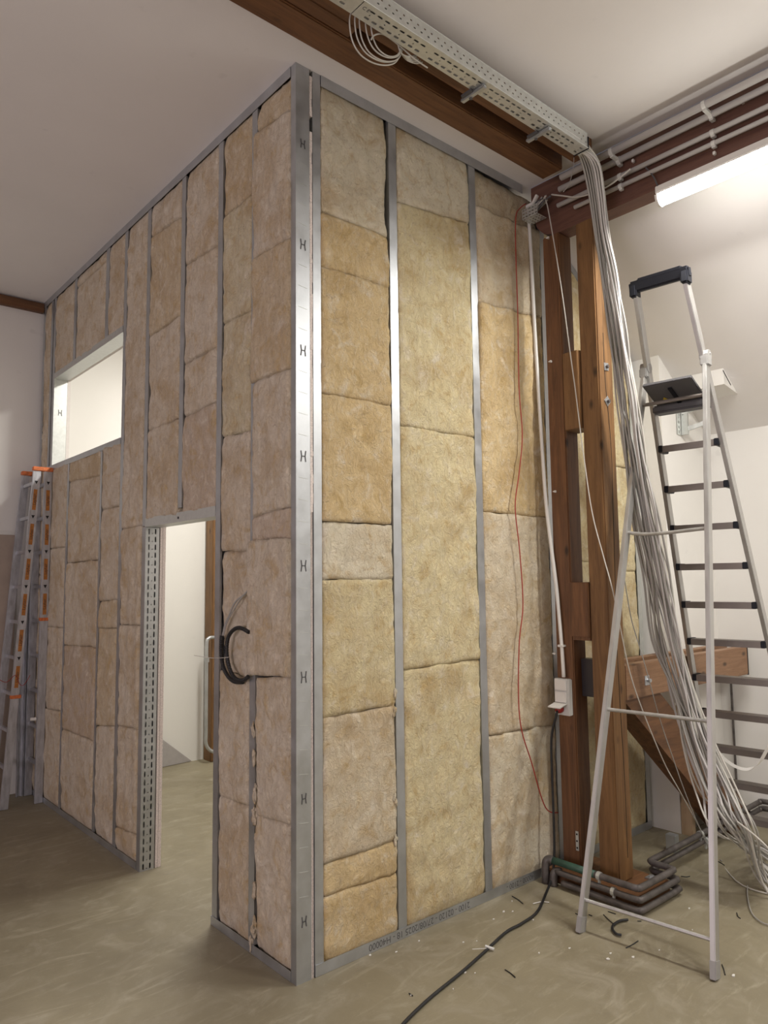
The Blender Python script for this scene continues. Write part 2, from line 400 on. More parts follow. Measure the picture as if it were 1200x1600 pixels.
# corner stud (wide web facing the camera-right side)
m = MB(); m.box((.001, -.0005, 0), (.073, .0015, H-.001)); m.box((-.001, -.0005, 0), (.001, .038, H-.001)); cst = m.build('stud', M_galv, wr)
m = MB()
marks_y = [226, 383, 548, 713, 884, 1058, 1248, 1440]; zs = [at(475, y, 'y', 0).z for y in marks_y]
for k, z in enumerate(zs): hmark(m, (.037, -.0005, z), (1, 0, 0), (0, 0, 1), (0, -1, 0), .030 if k not in (0, 6, 7) else .026)
m.build('punched_mark', M_ink, cst)
m = MB()
for i in range(len(zs)-1):
    for k in range(1, 5):
        z = zs[i] + (zs[i+1]-zs[i])*k/5
        m.bar((.014, -.001, z+.002), (.058, -.001, z-.003), .0014, .0016, (0, 0, 1))
m.build('pressed_rib', M_galvb, cst)
# ragged plasterboard edge between corner stud and first stud
m = MB(); z = .95; x0 = .077
zl = at(489, 800, 'y', 0).z
z = zl
while z < H-.03:
    dz = random.uniform(.02, .07); z1 = min(z+dz, H-.03); w_ = random.uniform(.0105, .0135)
    gap = abs((z+z1)/2 - at(487, 195, 'y', 0).z) < .035
    if not gap: m.box((x0-.002, -.001+random.uniform(0, .003), z), (x0+w_, .03, z1))
    z = z1
m.build('plasterboard_edge', M_boardedge, wr)
m = MB(); m.box((.0755, .001, 0), (.0785, .03, zl)); m.box((.083, .002, 0), (.0855, .03, zl)); m.build('plasterboard_edge', M_boardedge, wr)
m = MB(); m.box((.0745, .035, 0), (.092, .04, H-.002)); m.build('corner_gap_back', M_dark, wr)  # black sheet in the gap, its shade put into the colour

R_STUDS = [(.092, .135, .001, H-.001, 'a'), (.556, .606, .03, H-.04, 'a'), (1.148, 1.2, .03, H-.04, 'a'), (1.778, 1.822, .03, H-.15, 'b'), (2.34, 2.385, .03, 3.39, 'b')]
for a, b, z0, z1, s in R_STUDS:
    m = MB(); cstud(m, RM, a, b, z0, z1, s); m.build('stud', M_galv, wr)
m = MB(); m.box((2.722, -.0018, .002), (2.77, 0, slope_z(2.77)-.02)); m.box((2.768, 0, .002), (2.77, .09, slope_z(2.77)-.02)); m.build('stud', M_galvb, wr)
m = MB(); m.box((.137, -.0035, H-.055), (1.62, -.0015, H-.0005)); m.box((.137, 0, H-.003), (1.60, .095, H-.001)); m.build('top_track', M_galv, wr)
m = MB(); m.prism([(1.84, -.003, slope_z(1.84)-.003), (2.77, -.003, slope_z(2.77)-.003), (2.77, -.003, slope_z(2.77)-.055), (1.84, -.003, slope_z(1.84)-.055)], (0, .002, 0)); m.build('top_track', M_galv, wr)
m = MB(); m.box((.092, -.0035, .001), (2.77, -.0015, .048)); m.box((.092, -.0015, .001), (2.77, .095, .003)); bt = m.build('bottom_track', M_galv, wr)
text_mesh('stamped_text', '2100 - 02120 - 27/08/2025 18 - H40000', .040, M_ink, frame_mat((.70, -.0036, .025), (-1, 0, 0), (0, 0, -1)), bt, .0003)
text_mesh('stamped_text', '40000 - 2100 -', .038, M_ink, frame_mat((1.42, -.0036, .025), (-1, 0, 0), (0, 0, -1)), bt, .0003)
m = MB(); m.prism([(.128, .101, 0), (2.77, .101, 0), (2.77, .101, slope_z(2.77)), (XS, .101, H), (.128, .101, H)], (0, .0125, 0)); m.build('plasterboard_lining', M_board, wr)

# ---------------------------------------------------------------- mineral wool batts
def batt(mapf, a, b, ztl, ztr, zbl, zbr, color, label, group, d0=.004, rag=.006, fold=0, edge_l=None, cell=.0155, amp=1.0, seed=None):
    """quilted slab filling one bay: front surface, curled edges, torn sides. t runs a->b, 'l' values belong to a"""
    seed = random.uniform(0, 100) if seed is None else seed
    W_ = abs(b-a); Hh = max(ztl-zbl, ztr-zbr); nu = max(4, int(W_/cell)); nv = max(3, int(Hh/cell))
    bm = bmesh.new(); G = []
    for j in range(nv+1):
        row = []; v = j/nv
        for i in range(nu+1):
            u = i/nu; zt = ztl+(ztr-ztl)*u; zb = zbl+(zbr-zbl)*u
            z = zb+(zt-zb)*v; t = a+(b-a)*u
            n0 = noise.noise(Vector((seed, z*7, 1))); n1 = noise.noise(Vector((seed, z*3.2, 5))); n2 = noise.noise(Vector((seed, z*45, 7))); n3 = noise.noise(Vector((seed, z*18, 8)))
            e0 = max(0, n0)*rag*.35 - .002
            e1 = max(0, n1+.12)*rag*1.9 + max(0, n3)*rag*.45 + n2*.0018
            if i < 4: t += e0*(1-i/4)
            if i > nu-4: t -= e1*(1-(nu-i)/4)
            if j < 3 or j > nv-3:
                ez = noise.noise(Vector((t*9, seed, 3)))*.007 + noise.noise(Vector((t*40, seed, 4)))*.003
                kk = 1-min(j, nv-j)/3
                if j < 3 and zb > .06: z += ez*kk
                if j > nv-3 and zt < H-.08: z += ez*kk
            p = Vector((t*3.6+seed, z*3.6, 0)); q = Vector((t*13+seed, z*11, seed))
            rg = 1-2*abs(noise.noise(q)); rg2 = 1-2*abs(noise.noise(q*2.3))
            d = noise.noise(p)*.008 + noise.noise(p*2.7)*.006 + (rg-.5)*.0042 + (rg2-.5)*.0026 + noise.noise(p*16)*.0018
            d *= amp
            if fold: d += fold*(.5+.5*math.sin(u*PI*5.2+.8*noise.noise(Vector((z*1.2, seed, 0)))))*(.4+.6*noise.noise(Vector((z*.8, 9, seed))))
            eu = min(u*W_, (1-u)*W_); ev = min(v, 1-v)*Hh
            d -= .007*math.exp(-eu/.006) + .0055*math.exp(-ev/.006)
            if v < .5 and zbl < .06 or v > .5 and ztl > H-.1: d -= (.012+max(d, 0))*math.exp(-(ev/.045)**2)
            row.append(bm.verts.new(mapf(t, z, d0+d)))
        G.append(row)
    for j in range(nv):
        for i in range(nu): bm.faces.new((G[j][i], G[j][i+1], G[j+1][i+1], G[j+1][i]))
    # sides and back
    def back(vt):
        c = vt.co.copy()
        if mapf is LM: c.x = .075
        else: c.y = .075
        return bm.verts.new(c)
    loop = [G[0][i] for i in range(nu+1)] + [G[j][nu] for j in range(1, nv+1)] + [G[nv][i] for i in range(nu-1, -1, -1)] + [G[j][0] for j in range(nv-1, 0, -1)]
    bl = [back(v_) for v_ in loop]
    for i in range(len(loop)): 
        k = (i+1) % len(loop); bm.faces.new((loop[i], bl[i], bl[k], loop[k]))
    bm.faces.new(bl)
    mb = MB(); mb.bm.free(); mb.bm = bm
    o = mb.build('insulation_batt', M_wool, None, smooth=True)
    o.color = (*color, 1)
    tag(o, label, 'insulation', group)
    return o
ORD = ['topmost', 'second from the top', 'third from the top', 'fourth from the top', 'fifth from the top', 'sixth from the top', 'seventh from the top', 'eighth from the top', 'ninth from the top']
CO = (.78, .60, .33); CY = (.80, .69, .42); CW_ = (.84, .76, .58); CG = (.76, .65, .47); CB = (.70, .57, .41)
def zof(mapf, px, py):
    return at(px, py, 'x', 0).z if mapf is LM else at(px, py, 'y', 0).z
def bay(mapf, a, b, seams, cols, where, group, **kw):
    """seams: z pairs (at a, at b) from top to bottom, all in metres"""
    n = len(seams)-1
    for i in range(n):
        t, bo = seams[i], seams[i+1]
        k = dict(kw); ex = k.pop('extra', {}).get(i, {}); k.update(ex)
        pos = ORD[i] if i < n-1 or n == 1 else 'lowest'
        if n == 1: pos = 'single tall'
        aa = k.pop('a', a); bb = k.pop('b', b)
        batt(mapf, aa, bb, t[0], t[1], bo[0]+.002, bo[1]+.002, cols[i], f'{ {0:"beige",1:"yellowish",2:"tan"}[i%3] if 0 else "beige"} mineral wool batt, {pos} {where}'.replace('single tall in', 'the only one in'), group, **k)
def zs2(mapf, pts): return [(zof(mapf, *p), zof(mapf, *q)) for p, q in pts]
GR, GL = 'mineral wool batts in the right wing', 'mineral wool batts in the left wing'
TOP, BOT = (H-.035, H-.035), (.020, .020)
bay(RM, .137, .555, [TOP] + zs2(RM, [((503, 331), (605, 370)), ((504, 416), (613, 451)), ((506, 614), (612, 635)), ((507, 815), (611, 820)), ((507, 906), (609, 905)), ((509, 1121), (614, 1103)), ((506, 1351), (620, 1313)), ((506, 1402), (619, 1366))]) + [BOT],
    [CW_, CO, CO, CO, CW_, CY, CG, CO, CO], 'in the bay right of the corner studs', GR, rag=.012,
    extra={0: dict(b=.548, rag=.02), 6: dict(rag=.022)})
bay(RM, .608, 1.146, [TOP] + zs2(RM, [((622, 316), (733, 349)), ((625, 664), (735, 683)), ((631, 1048), (746, 1030))]) + [BOT],
    [CW_, CY, CY, CY], 'in the middle bay of the right wing', GR, rag=.009)
bay(RM, 1.202, 1.776, [(H-.035, H-.05)] + zs2(RM, [((747, 323), (820, 352)), ((745, 472), (838, 494)), ((753, 800), (845, 808)), ((765, 1150), (862, 1133))]) + [BOT],
    [CG, CG, CO, CG, CW_], 'in the bay left of the wooden posts', GR, rag=.006, fold=.022, extra={0: dict(d0=-.02)})
bay(RM, 1.824, 2.338, [(slope_z(1.824)-.06, slope_z(2.338)-.06), (2.75, 2.72), (1.72, 1.72), (1.02, 1.02), BOT], [CY, CY, CY, CY], 'in the bay just behind the wooden posts', GR)
bay(RM, 2.387, 2.720, [(slope_z(2.387)-.06, slope_z(2.72)-.06), (2.35, 2.35), (1.66, 1.66), (1.10, 1.10), BOT], [CY, CY, CY, CY], 'in the last bay beside the white pier', GR)
CO, CY, CW_, CG, CB = (.70, .57, .38), (.72, .63, .42), (.80, .72, .56), (.75, .65, .50), (.66, .54, .41)  # left wing palette: tint of the pinkish daylight mixed into the wool colours
# left wing: a = nearer the corner (image right)
def zl(pts): return [(zof(LM, *q), zof(LM, *p)) for p, q in pts]   # points given left, right in the photo
bay(LM, .040, .328, [TOP] + zl([((416, 195), (452, 174)), ((404, 401), (454, 373)), ((402, 597), (455, 577)), ((400, 809), (455, 792)), ((392, 846), (455, 840)), ((390, 1057), (455, 1057)), ((403, 1275), (453, 1288))]) + [BOT],
    [CO, CG, CO, CG, CB, CG, CG, CG], 'in the bay left of the corner', GL, rag=.012,
    extra={1: dict(b=.362, d0=.014), 2: dict(b=.38, d0=.014), 3: dict(b=.352, d0=.014), 5: dict(b=.392, d0=.018), 4: dict(b=.352, d0=.014), 6: dict(rag=.03), 7: dict(rag=.02)})
bay(LM, .380, .664, [TOP] + zl([((351, 339), (391, 305)), ((351, 505), (389, 486)), ((349, 682), (393, 673)), ((346, 862), (390, 860)), ((340, 1046), (390, 1064)), ((340, 1242), (386, 1258))]) + [BOT],
    [CO, CY, CY, CG, CG, CG, CG], 'in the bay with the black hose', GL, rag=.010, extra={4: dict(d0=-.012, amp=1.6)})
DT = (1.99, 1.99)
bay(LM, .718, 1.098, [TOP] + zl([((291, 414), (340, 384)), ((289, 569), (340, 541)), ((287, 652), (339, 628))]) + [DT], [CG, CG, CG, CB], 'in the right bay over the doorway', GL, rag=.014)
bay(LM, 1.150, 1.570, [TOP] + zl([((240, 368), (283, 340)), ((238, 524), (279, 494)), ((234, 673), (279, 654))]) + [DT], [CG, CO, CG, CG], 'in the left bay over the doorway', GL, rag=.014)
bay(LM, 1.622, 1.933, [TOP] + zl([((192, 828), (224, 821)), ((189, 977), (219, 977)), ((184, 1134), (214, 1139)), ((179, 1291), (210, 1302))]) + [BOT], [CG]*5, 'in the bay between doorway and window', GL, rag=.008, fold=.014)
WT = (3.275, 3.275); WBt = (2.525, 2.525)
bay(LM, 1.985, 2.253, [TOP, WT], [CG], 'in the right bay above the window', GL)
bay(LM, 2.317, 2.913, [TOP] + zl([((124, 448), (163, 410))]) + [WT], [CG, CG], 'in the middle bay above the window', GL)
bay(LM, 2.967, 3.398, [TOP, WT], [CG], 'in the left bay above the window', GL)
bay(LM, 3.450, 3.476, [TOP, BOT], [CW_], 'squeezed between the double studs', GL, d0=-.02)
bay(LM, 3.524, 3.678, [TOP, (1.7, 1.7), BOT], [CG, CG], 'in the narrow bay against the lilac back wall', GL)
bay(LM, 1.985, 2.303, [WBt] + zl([((159, 797), (186, 791)), ((156, 940), (182, 937)), ((154, 982), (180, 982)), ((149, 1134), (176, 1134))]) + [BOT], [CG, CG, CO, CO, CG], 'in the right bay below the window', GL)
bay(LM, 2.337, 2.973, [WBt] + zl([((111, 752), (154, 744)), ((105, 880), (151, 875)), ((102, 1008), (145, 1011)), ((98, 1139), (143, 1157))]) + [BOT], [CO, CG, CG, CB, CG], 'in the wide bay below the window', GL)
bay(LM, 3.014, 3.398, [WBt] + zl([((82, 857), (103, 855)), ((80, 980), (100, 982)), ((75, 1110), (97, 1112))]) + [BOT], [CG, CG, CG, CG], 'in the left bay below the window', GL)

# ---------------------------------------------------------------- timber frame
pl = tag(MB().box((1.60, -.57, 0), (1.93, -.035, .062), .006).build('sole_plate', M_wx), 'dusty wooden sole plate under the two timber posts', 'sole plate')
m = MB(); m.obox((1.875, -.50, .066), (1, 0, 0), (0, 1, 0), (0, 0, 1), (.025, .025, .004)); m.obox((1.875, -.50, .074), (.9, .4, 0), (-.4, .9, 0), (0, 0, 1), (.010, .010, .006)); m.build('square_washer', M_galv, pl)
pf = thing('timber_post', (1.75, -.38, .062), 'front wooden post with two square bolt plates and a long crack', 'post')
m = MB(); m.box((1.68, -.432, .063), (1.82, -.318, 3.618), .007); m.build('post_shaft', M_wz2, pf)
def crack(pts, y, parent):
    m = MB(); P = [at(x, yy, 'y', y) for x, yy in pts]
    m.tube(smooth_path(P, 4), .0016, 5); m.build('drying_crack', M_dark, parent)
crack([(942, 520), (946, 600), (955, 700), (958, 800), (961, 900), (964, 1010), (970, 1120), (976, 1220), (981, 1340)], -.4325, pf)
for (x, y, rot) in ((947, 573, .1), (949, 627, .75)):
    c_ = at(x, y, 'y', -.434); ca, sa = math.cos(rot), math.sin(rot)
    m = MB(); m.obox(c_, (ca, 0, sa), (0, 1, 0), (-sa, 0, ca), (.021, .0025, .021)); w_ = m.build('square_washer', M_galv, pf)
    m = MB(); m.tube([c_-Vector((0, .002, 0)), c_-Vector((0, .016, 0))], .010, 6); m.build('bolt_nut', M_pipe, w_)
pb = thing('timber_post', (1.75, -.15, .062), 'rear wooden post carrying the grey socket, close to the wool', 'post')
m = MB(); m.box((1.68, -.205, .063), (1.80, -.092, 3.618), .006); m.build('post_shaft', M_wz, pb)
for x, y in ((857, 372), (861, 565), (868, 768), (867, 1021)):
    c_ = at(x, y, 'x', 1.676); m = MB()
    m.box(c_-Vector((.010, .004, .006)), c_+Vector((.004, .004, .006)), .001); m.box(c_-Vector((.012, .011, .003)), c_+Vector((-.006, .011, .003)), .001); m.build('cable_clip', M_plasw, pb)
c_ = at(902, 1314, 'x', 1.677); m = MB(); m.box(c_-Vector((.002, .009, .05)), c_+Vector((.002, .009, .05)), .001)
w_ = m.build('perforated_strap', M_galvb, pb)
for dz in (-.035, 0, .035):
    m = MB(); m.tube([c_+Vector((-.0035, 0, dz)), c_+Vector((-.0015, 0, dz))], .005, 10); m.build('strap_hole', M_dark, w_)
def yz(x, y): return at(x, y, 'x', 1.66)
b1a, b1b = yz(878, 553), yz(906, 668)
tag(MB().box((1.661, b1b.y+.002, b1b.z), (1.679, b1a.y, b1a.z), .003).box((1.679, -.316, b1b.z), (1.80, -.207, b1a.z)).build('spacer_block', M_wz2), 'upper wooden spacer block between the two posts', 'wooden block')
b2a, b2b = yz(888, 910), yz(921, 996)
tag(MB().box((1.661, b2b.y+.002, b2b.z), (1.679, b2a.y, b2a.z), .003).box((1.679, -.316, b2b.z-.02), (1.80, -.207, b2a.z)).build('spacer_block', M_wz), 'lower wooden spacer block between the two posts', 'wooden block')
tag(MB().box((1.74, -.316, at(924, 1089, 'x', 1.74).z), (1.80, -.212, at(924, 1030, 'x', 1.74).z)).build('dark_beam_end', M_cap), 'dark end of the rear tie beam low between the posts', 'wooden block')  # black block put in where the tie beam end looks dark
# cross beam over the posts (runs along y) with rounded end
bmx = MB(); prof = [(-.010, 3.80), (-.010, H-.16)]
prof = [(-6.6, 3.62), (-.17, 3.62), (-.10, 3.645), (-.05, 3.70), (-.02, 3.78), (-.012, 3.83), (-.012, H-.003), (-6.6, H-.003)]
bmx.prism([(1.692, y, z) for y, z in prof], (.108, 0, 0))
beam = bmx.build('cross_beam', M_wy); tag(beam, 'heavy dark wooden cross beam resting on the two posts, with a rounded end', 'beam')
for y_, z_ in ((1090, 463), (1088, 0)): pass
for px_, py_ in ((1161, 160), (990, 252), (1117, 240)):
    c_ = at(px_, py_, 'x', 1.676); m = MB(); m.box(c_-Vector((.012, .006, .008)), c_+Vector((.005, .006, .008)), .001); m.build('cable_clip', M_plasw, beam)
# pair of ceiling beams along x
tag(MB().box((-6.0, ya1, BZ), (1.55, ya0-.0005, H+.14), .006).build('ceiling_beam', M_wx), 'brown ceiling beam nearer the new partition', 'beam')
tag(MB().box((-6.0, yb1+.0005, BZ), (1.55, yb0, H+.14), .006).build('ceiling_beam', M_wx), 'brown ceiling beam carrying the perforated cable tray', 'beam')
fx = at(545, 60, 'z', BZ).x
tag(MB().box((-2.6, yb0+.002, BZ+.004), (fx, ya1-.006, H-.001), .003).build('filler_block', M_wx), 'wooden filler block between the twin ceiling beams', 'wooden block')
# ties and brace behind
t1 = tag(MB().box((1.823, -.43, .968), (3.335, -.36, 1.150), .004).build('tie_beam', M_wx2), 'front raw wooden tie beam bolted across behind the stepladder', 'beam')
c_ = at(1011, 1063, 'y', -.432); m = MB(); m.obox(c_, (1, 0, 0), (0, 1, 0), (0, 0, 1), (.022, .002, .026)); w_ = m.build('square_washer', M_galv, t1)
m = MB(); m.tube([c_-Vector((-.006, .002, 0)), c_-Vector((-.006, .020, 0))], .011, 6); m.build('bolt_nut', M_galv, w_)
m = MB(); m.box((3.336, -.432, .965), (3.342, -.358, 1.155)); m.build('end_seal', M_cap, t1)
t2 = tag(MB().box((1.823, -.270, .968), (3.40, -.20, 1.150), .004).build('tie_beam', M_wx2), 'rear wooden tie beam, parallel behind the front one', 'beam')
tag(MB().prism([(1.823, -.34, 1.16), (1.823, -.34, 1.30), (1.95, -.34, 1.16)], (0, .06, 0)).build('wooden_wedge', M_wx2), 'small triangular wooden wedge on the tie beam beside the post', 'wedge')
bx0 = at(1031, 1085, 'y', -.40)
br = MB(); br.prism([(1.88, -.40, .966), (2.225, -.40, .966), (3.36, -.40, .045), (3.36, -.40, .001), (3.02, -.40, .001), (1.84, -.40, .966)], (0, .14, 0))
tag(br.build('diagonal_brace', M_wx), 'dark diagonal wooden brace running from the tie beam down to the floor', 'brace')
struct(MB().box((2.802, -.262, 0), (2.84, -.187, .80), .002).build('trim_4', M_wpale))

# ---------------------------------------------------------------- cable tray
TZ = 3.80
e0 = at(700, 117.6, 'z', TZ).y; e1 = at(700, 88, 'z', TZ).y; th = at(700, 61, 'y', e1).z
xe = at(912, 235, 'z', TZ).x; xsm = at(548, 22, 'z', TZ).x
ct = thing('cable_tray', ((xe-2.5)/2, e0, TZ), 'perforated galvanised cable tray running below the ceiling beams', 'cable tray')
wdt = abs(e1-e0); hgt = th-TZ
def tray(x0, x1, name):
    cells = []; side = []; p = .0385; k = int((x1-x0)/p); x = x0
    for i in range(k):
        u0, u1 = i*p, (i+1)*p; blank = (i % 9 == 0)
        cells += [(u0, u1, 0, wdt*.12, 0, 0), (u0, u1, wdt*.12, wdt*.42, 0 if blank else .0120, .0060), (u0, u1, wdt*.42, wdt*.58, .003 if i % 2 else 0, .003), (u0, u1, wdt*.58, wdt*.88, 0 if blank else .0125, .0045), (u0, u1, wdt*.88, wdt, 0, 0)]
        q = p/2
        for h_ in (0, 1):
            a_, b_ = u0+h_*q, u0+(h_+1)*q
            side += [(a_, b_, 0, hgt*.2, 0, 0), (a_, b_, hgt*.2, hgt*.5, .0052 if h_ else 0, .0034), (a_, b_, hgt*.5, hgt*.8, 0 if h_ else .0052, .0034), (a_, b_, hgt*.8, hgt, 0, 0)]
    rest = k*p
    cells.append((rest, x1-x0, 0, wdt, 0, 0)); side.append((rest, x1-x0, 0, hgt, 0, 0))
    m = MB(); m.perf((x0, e0, TZ), (1, 0, 0), (0, -1, 0), cells)
    m.perf((x0, e1, TZ), (1, 0, 0), (0, 0, 1), side)
    m.perf((x0, e0, TZ), (1, 0, 0), (0, 0, 1), [(0, x1-x0, 0, hgt*.9, 0, 0)])
    m.build(name, M_galvb, ct, solid=.0015)
tray(-3.0, xsm-.002, 'tray_section'); tray(xsm+.002, xe, 'tray_section')
m = MB(); m.tube([(-3.0, e1-.002, TZ+.001), (xe, e1-.002, TZ+.001)], .0026, 8); m.tube([(-3.0, e1-.001, TZ+hgt), (xe, e1-.001, TZ+hgt)], .002, 8); m.build('rolled_rim', M_galvb, ct)
m = MB(); m.tube([(xe+.002, e0+.002, TZ+.05), (xe+.002, e0+.002, TZ-.002), (xe+.002, e1-.003, TZ-.002), (xe+.002, e1-.003, TZ+.06)], .0035, 8); m.build('edge_protector', M_black, ct)
text_mesh('stamped_text', 'C E', .022, M_ink, frame_mat((xsm+.03, (e0*.3+e1*.7), TZ-.0012), (1, 0, 0), (0, 1, 0)), ct, .0004)
for px_, py_ in ((748, 141), (848, 207)):
    c_ = at(px_, py_, 'z', TZ-.012)
    s_ = thing('tray_bracket', (c_.x, e0, TZ), 'grey support bracket under the cable tray, ' + ('the one farther from its open end' if px_ < 800 else 'the one nearer its open end'), 'bracket')
    m = MB(); m.bar((c_.x, e1+.01, TZ-.012), (c_.x, e0+.07, TZ-.012), .024, .016, (1, 0, 0), .004); m.build('bracket_arm', M_galv, s_)
    m = MB(); m.tube([(c_.x+.005, e0+.02, TZ-.024), (c_.x+.005, e0+.02, TZ-.006)], .008, 8); m.bar((c_.x-.02, e0-.01, TZ-.008), (c_.x-.02, e0+.05, TZ-.008), .014, .010, (1, 0, 0)); m.build('clamp', M_greyp, s_)

# coil of cables hanging from the tray (loops drawn in the plane just under the beams)
def P3(lst, ax, v): return [at(x, y, ax, v) for x, y in lst]
m = MB()
yk = (e0+.035)
for k, (dx, dy, sc) in enumerate(((0, 0, 1), (8, -2, .92), (15, 0, .84), (24, -3, .72), (32, -2, .60))):
    L0 = [(549, 18), (546, 34), (550, 62), (562, 84), (580, 97), (600, 102), (617, 98), (625, 84), (622, 70)]
    pts = [(549+dx+(x-549)*sc*1.0, y+dy*.5 if y < 40 else 20+(y-20)*(1-.035*k)+dy) for x, y in L0]
    m.tube(smooth_path(P3(pts, 'y', yk-.004*k), 6), .0030, 7)
for k in range(5):
    pts = [(622, 70), (626, 82), (636, 94-k*1.5), (650, 99-k*3), (660-k*3, 97-k*2)]
    m.tube(smooth_path(P3(pts, 'y', yk-.004*k), 6), .0030, 7)
m.tube(smooth_path(P3([(580, 62), (585, 55), (600, 54), (625, 72), (645, 90), (668, 106)], 'y', yk-.02), 6), .0032, 7)
tag(m.build('cable_coil', M_cablew, smooth=True), 'coil of thin white cable hanging from the cable tray', 'cable')

# ---------------------------------------------------------------- hanging bundle of grey cables
def bundle_cable(k, n):
    rnd = random.Random(100+k); t = k/(n-1)
    ph = rnd.uniform(0, 6.28); q = (k*7 % n)/(n-1)
    sx = (t-.5)
    pts = []
    pts.append(Vector((-2.7, e0-.012-(wdt-.02)*((q*3.7) % 1), TZ+.008+.022*t)))
    pts.append(Vector((xe-1.2, e0-.012-(wdt-.02)*((q*2.3+.2) % 1), TZ+.008+.03*t)))
    pts.append(Vector((xe-.35, e0-.012-(wdt-.02)*q, TZ+.012+.03*t)))
    pts.append(Vector((xe-.02, e0-.012-(wdt-.02)*q, TZ+.010+.03*t)))
    def A(x, y, X, w, wob=0): 
        p = at(x + sx*w + rnd.uniform(-wob, wob), y, 'x', X + (q-.5)*.05); return p
    for (x, y, X, w_, wb) in ((922, 252, 1.47, 26, 0), (932, 300, 1.54, 24, 0), (940, 362, 1.585, 22, 1), (951, 430, 1.60, 24, 3), (965, 520, 1.63, 26, 4), (979, 620, 1.68, 30, 5), (991, 700, 1.73, 30, 6),
                            (1007, 800, 1.80, 32, 6), (1025, 900, 1.88, 38, 7), (1045, 1000, 1.95, 40, 7), (1066, 1080, 2.0, 38, 6)): pts.append(A(x, y, X, w_, wb))
    sp = rnd.uniform(-1, 1)
    pts.append(A(1092+5*sp, 1160, 2.02, 40, 5)); pts.append(A(1120+10*sp, 1235, 2.02, 46, 5))
    pts.append(A(1150+18*sp, 1300, 2.0, 40, 6))
    e = 1200+rnd.uniform(-12, 14); fl = at(e, 1362+sx*60+rnd.uniform(-16, 16), 'z', .012+.03*rnd.random()); pts.append(fl)
    f2 = at(1262+rnd.uniform(-10, 20), 1410+sx*70+rnd.uniform(-12, 25), 'z', .008+.01*rnd.random()); pts.append(f2)
    f3 = f2+Vector((rnd.uniform(-.1, .25), -.4, 0)); f3.z = .008; pts.append(f3)
    return smooth_path(pts, 5)
NC = 26
for k in range(NC):
    m = MB(); m.tube(bundle_cable(k, NC), (.0048 if k % 3 else .0060), 8)
    tag(m.build('hanging_cable', (M_cable, M_cablew, M_cable, M_conduit)[k % 4], smooth=True), 'one of the grey-white cables hanging in a bundle from the tray end to the floor', 'cable', 'bundle of grey-white cables beside the posts')
def cable(name, pts, r, mat, label, sub=6, n=8, cat='cable', group=None):
    m = MB(); m.tube(smooth_path(pts, sub), r, n); o = m.build(name, mat, smooth=True); return tag(o, label, cat, group)
cable('loose_cable', P3([(851, 306), (856, 325), (862, 358), (870, 405), (880, 470), (890, 545), (899, 610), (911, 705), (925, 800), (943, 870), (958, 925)], 'x', 1.61) + P3([(970, 985), (984, 1050), (1004, 1110), (1037, 1190), (1062, 1236)], 'y', -.50) + [at(1102, 1308, 'z', .02), at(1150, 1376, 'z', .008), at(1215, 1400, 'z', .008)], .0032, M_cablew, 'single thin white cable hanging in front of both posts down past the ladder', cat='cable')
cable('stray_cable', P3([(972, 880), (985, 960), (996, 1000), (1008, 1040)], 'x', 1.9) + P3([(1030, 1120), (1050, 1180), (1075, 1250)], 'y', -.5) + [at(1110, 1330, 'z', .01), at(1128, 1345, 'z', .008)], .0028, M_cable, 'thin grey cable bowing left of the bundle in front of the brace')
cable('looping_cable', P3([(1064, 1000), (1062, 1050), (1065, 1130), (1075, 1190), (1096, 1240)], 'x', 2.05) + [at(1120, 1262, 'x', 2.0), at(1160, 1290, 'x', 1.95), at(1204, 1330, 'x', 1.9), at(1250, 1400, 'z', .01)], .0046, M_cablew, 'white cable bowing out of the bundle and crossing to the right at knee height')
m = MB(); fl = smooth_path(P3([(1112, 1158), (1128, 1182), (1150, 1198), (1170, 1202), (1186, 1192), (1198, 1172), (1215, 1140)], 'x', 2.2), 6)
for a_, b_ in zip(fl, fl[1:]): m.bar(a_, b_+(b_-a_)*.1, .016, .004, (.3, -.6, .6))
tag(m.build('flat_cable', M_plasw), 'flat white cable drooping in from the right edge of the photo', 'cable')
cable('curled_cable', [at(1168, 1384, 'z', .01), at(1168, 1400, 'z', .008), at(1174, 1425, 'z', .008), at(1190, 1441, 'z', .008), at(1215, 1448, 'z', .008)], .003, M_cable, 'short grey cable end curling on the floor at the right edge')

# ---------------------------------------------------------------- conduits along the cross beam
for z_, x_, r_, yend, lb in ((at(1200, 114, 'x', 1.588).z, 1.588, .019, -.30, 'thick grey conduit, topmost along the cross beam'), (at(1200, 136, 'x', 1.655).z, 1.655, .017, -.24, 'thick grey conduit, second from the top along the cross beam'),
                       (3.762, 1.662, .0135, -.22, 'thin white conduit, third from the top along the cross beam'), (3.708, 1.665, .0120, -.33, 'thin white conduit, lowest along the cross beam')):
    t_ = thing('conduit_pipe', (x_, -1.5, z_), lb, 'conduit', 'conduits along the cross beam')
    m = MB(); m.tube([(x_, -5.5, z_), (x_, yend, z_)], r_, 12); m.build('pipe', M_conduit, t_, smooth=True)
    for y_ in (-.62, -1.12, -1.5):
        m = MB(); m.box((x_-.004, y_-.010, z_-r_-.010), (1.6805, y_+.010, z_-r_+.004), .001); m.tube([(x_, y_-.009, z_), (x_, y_+.009, z_)], r_+.003, 12); m.build('pipe_clip', M_plasg, t_)
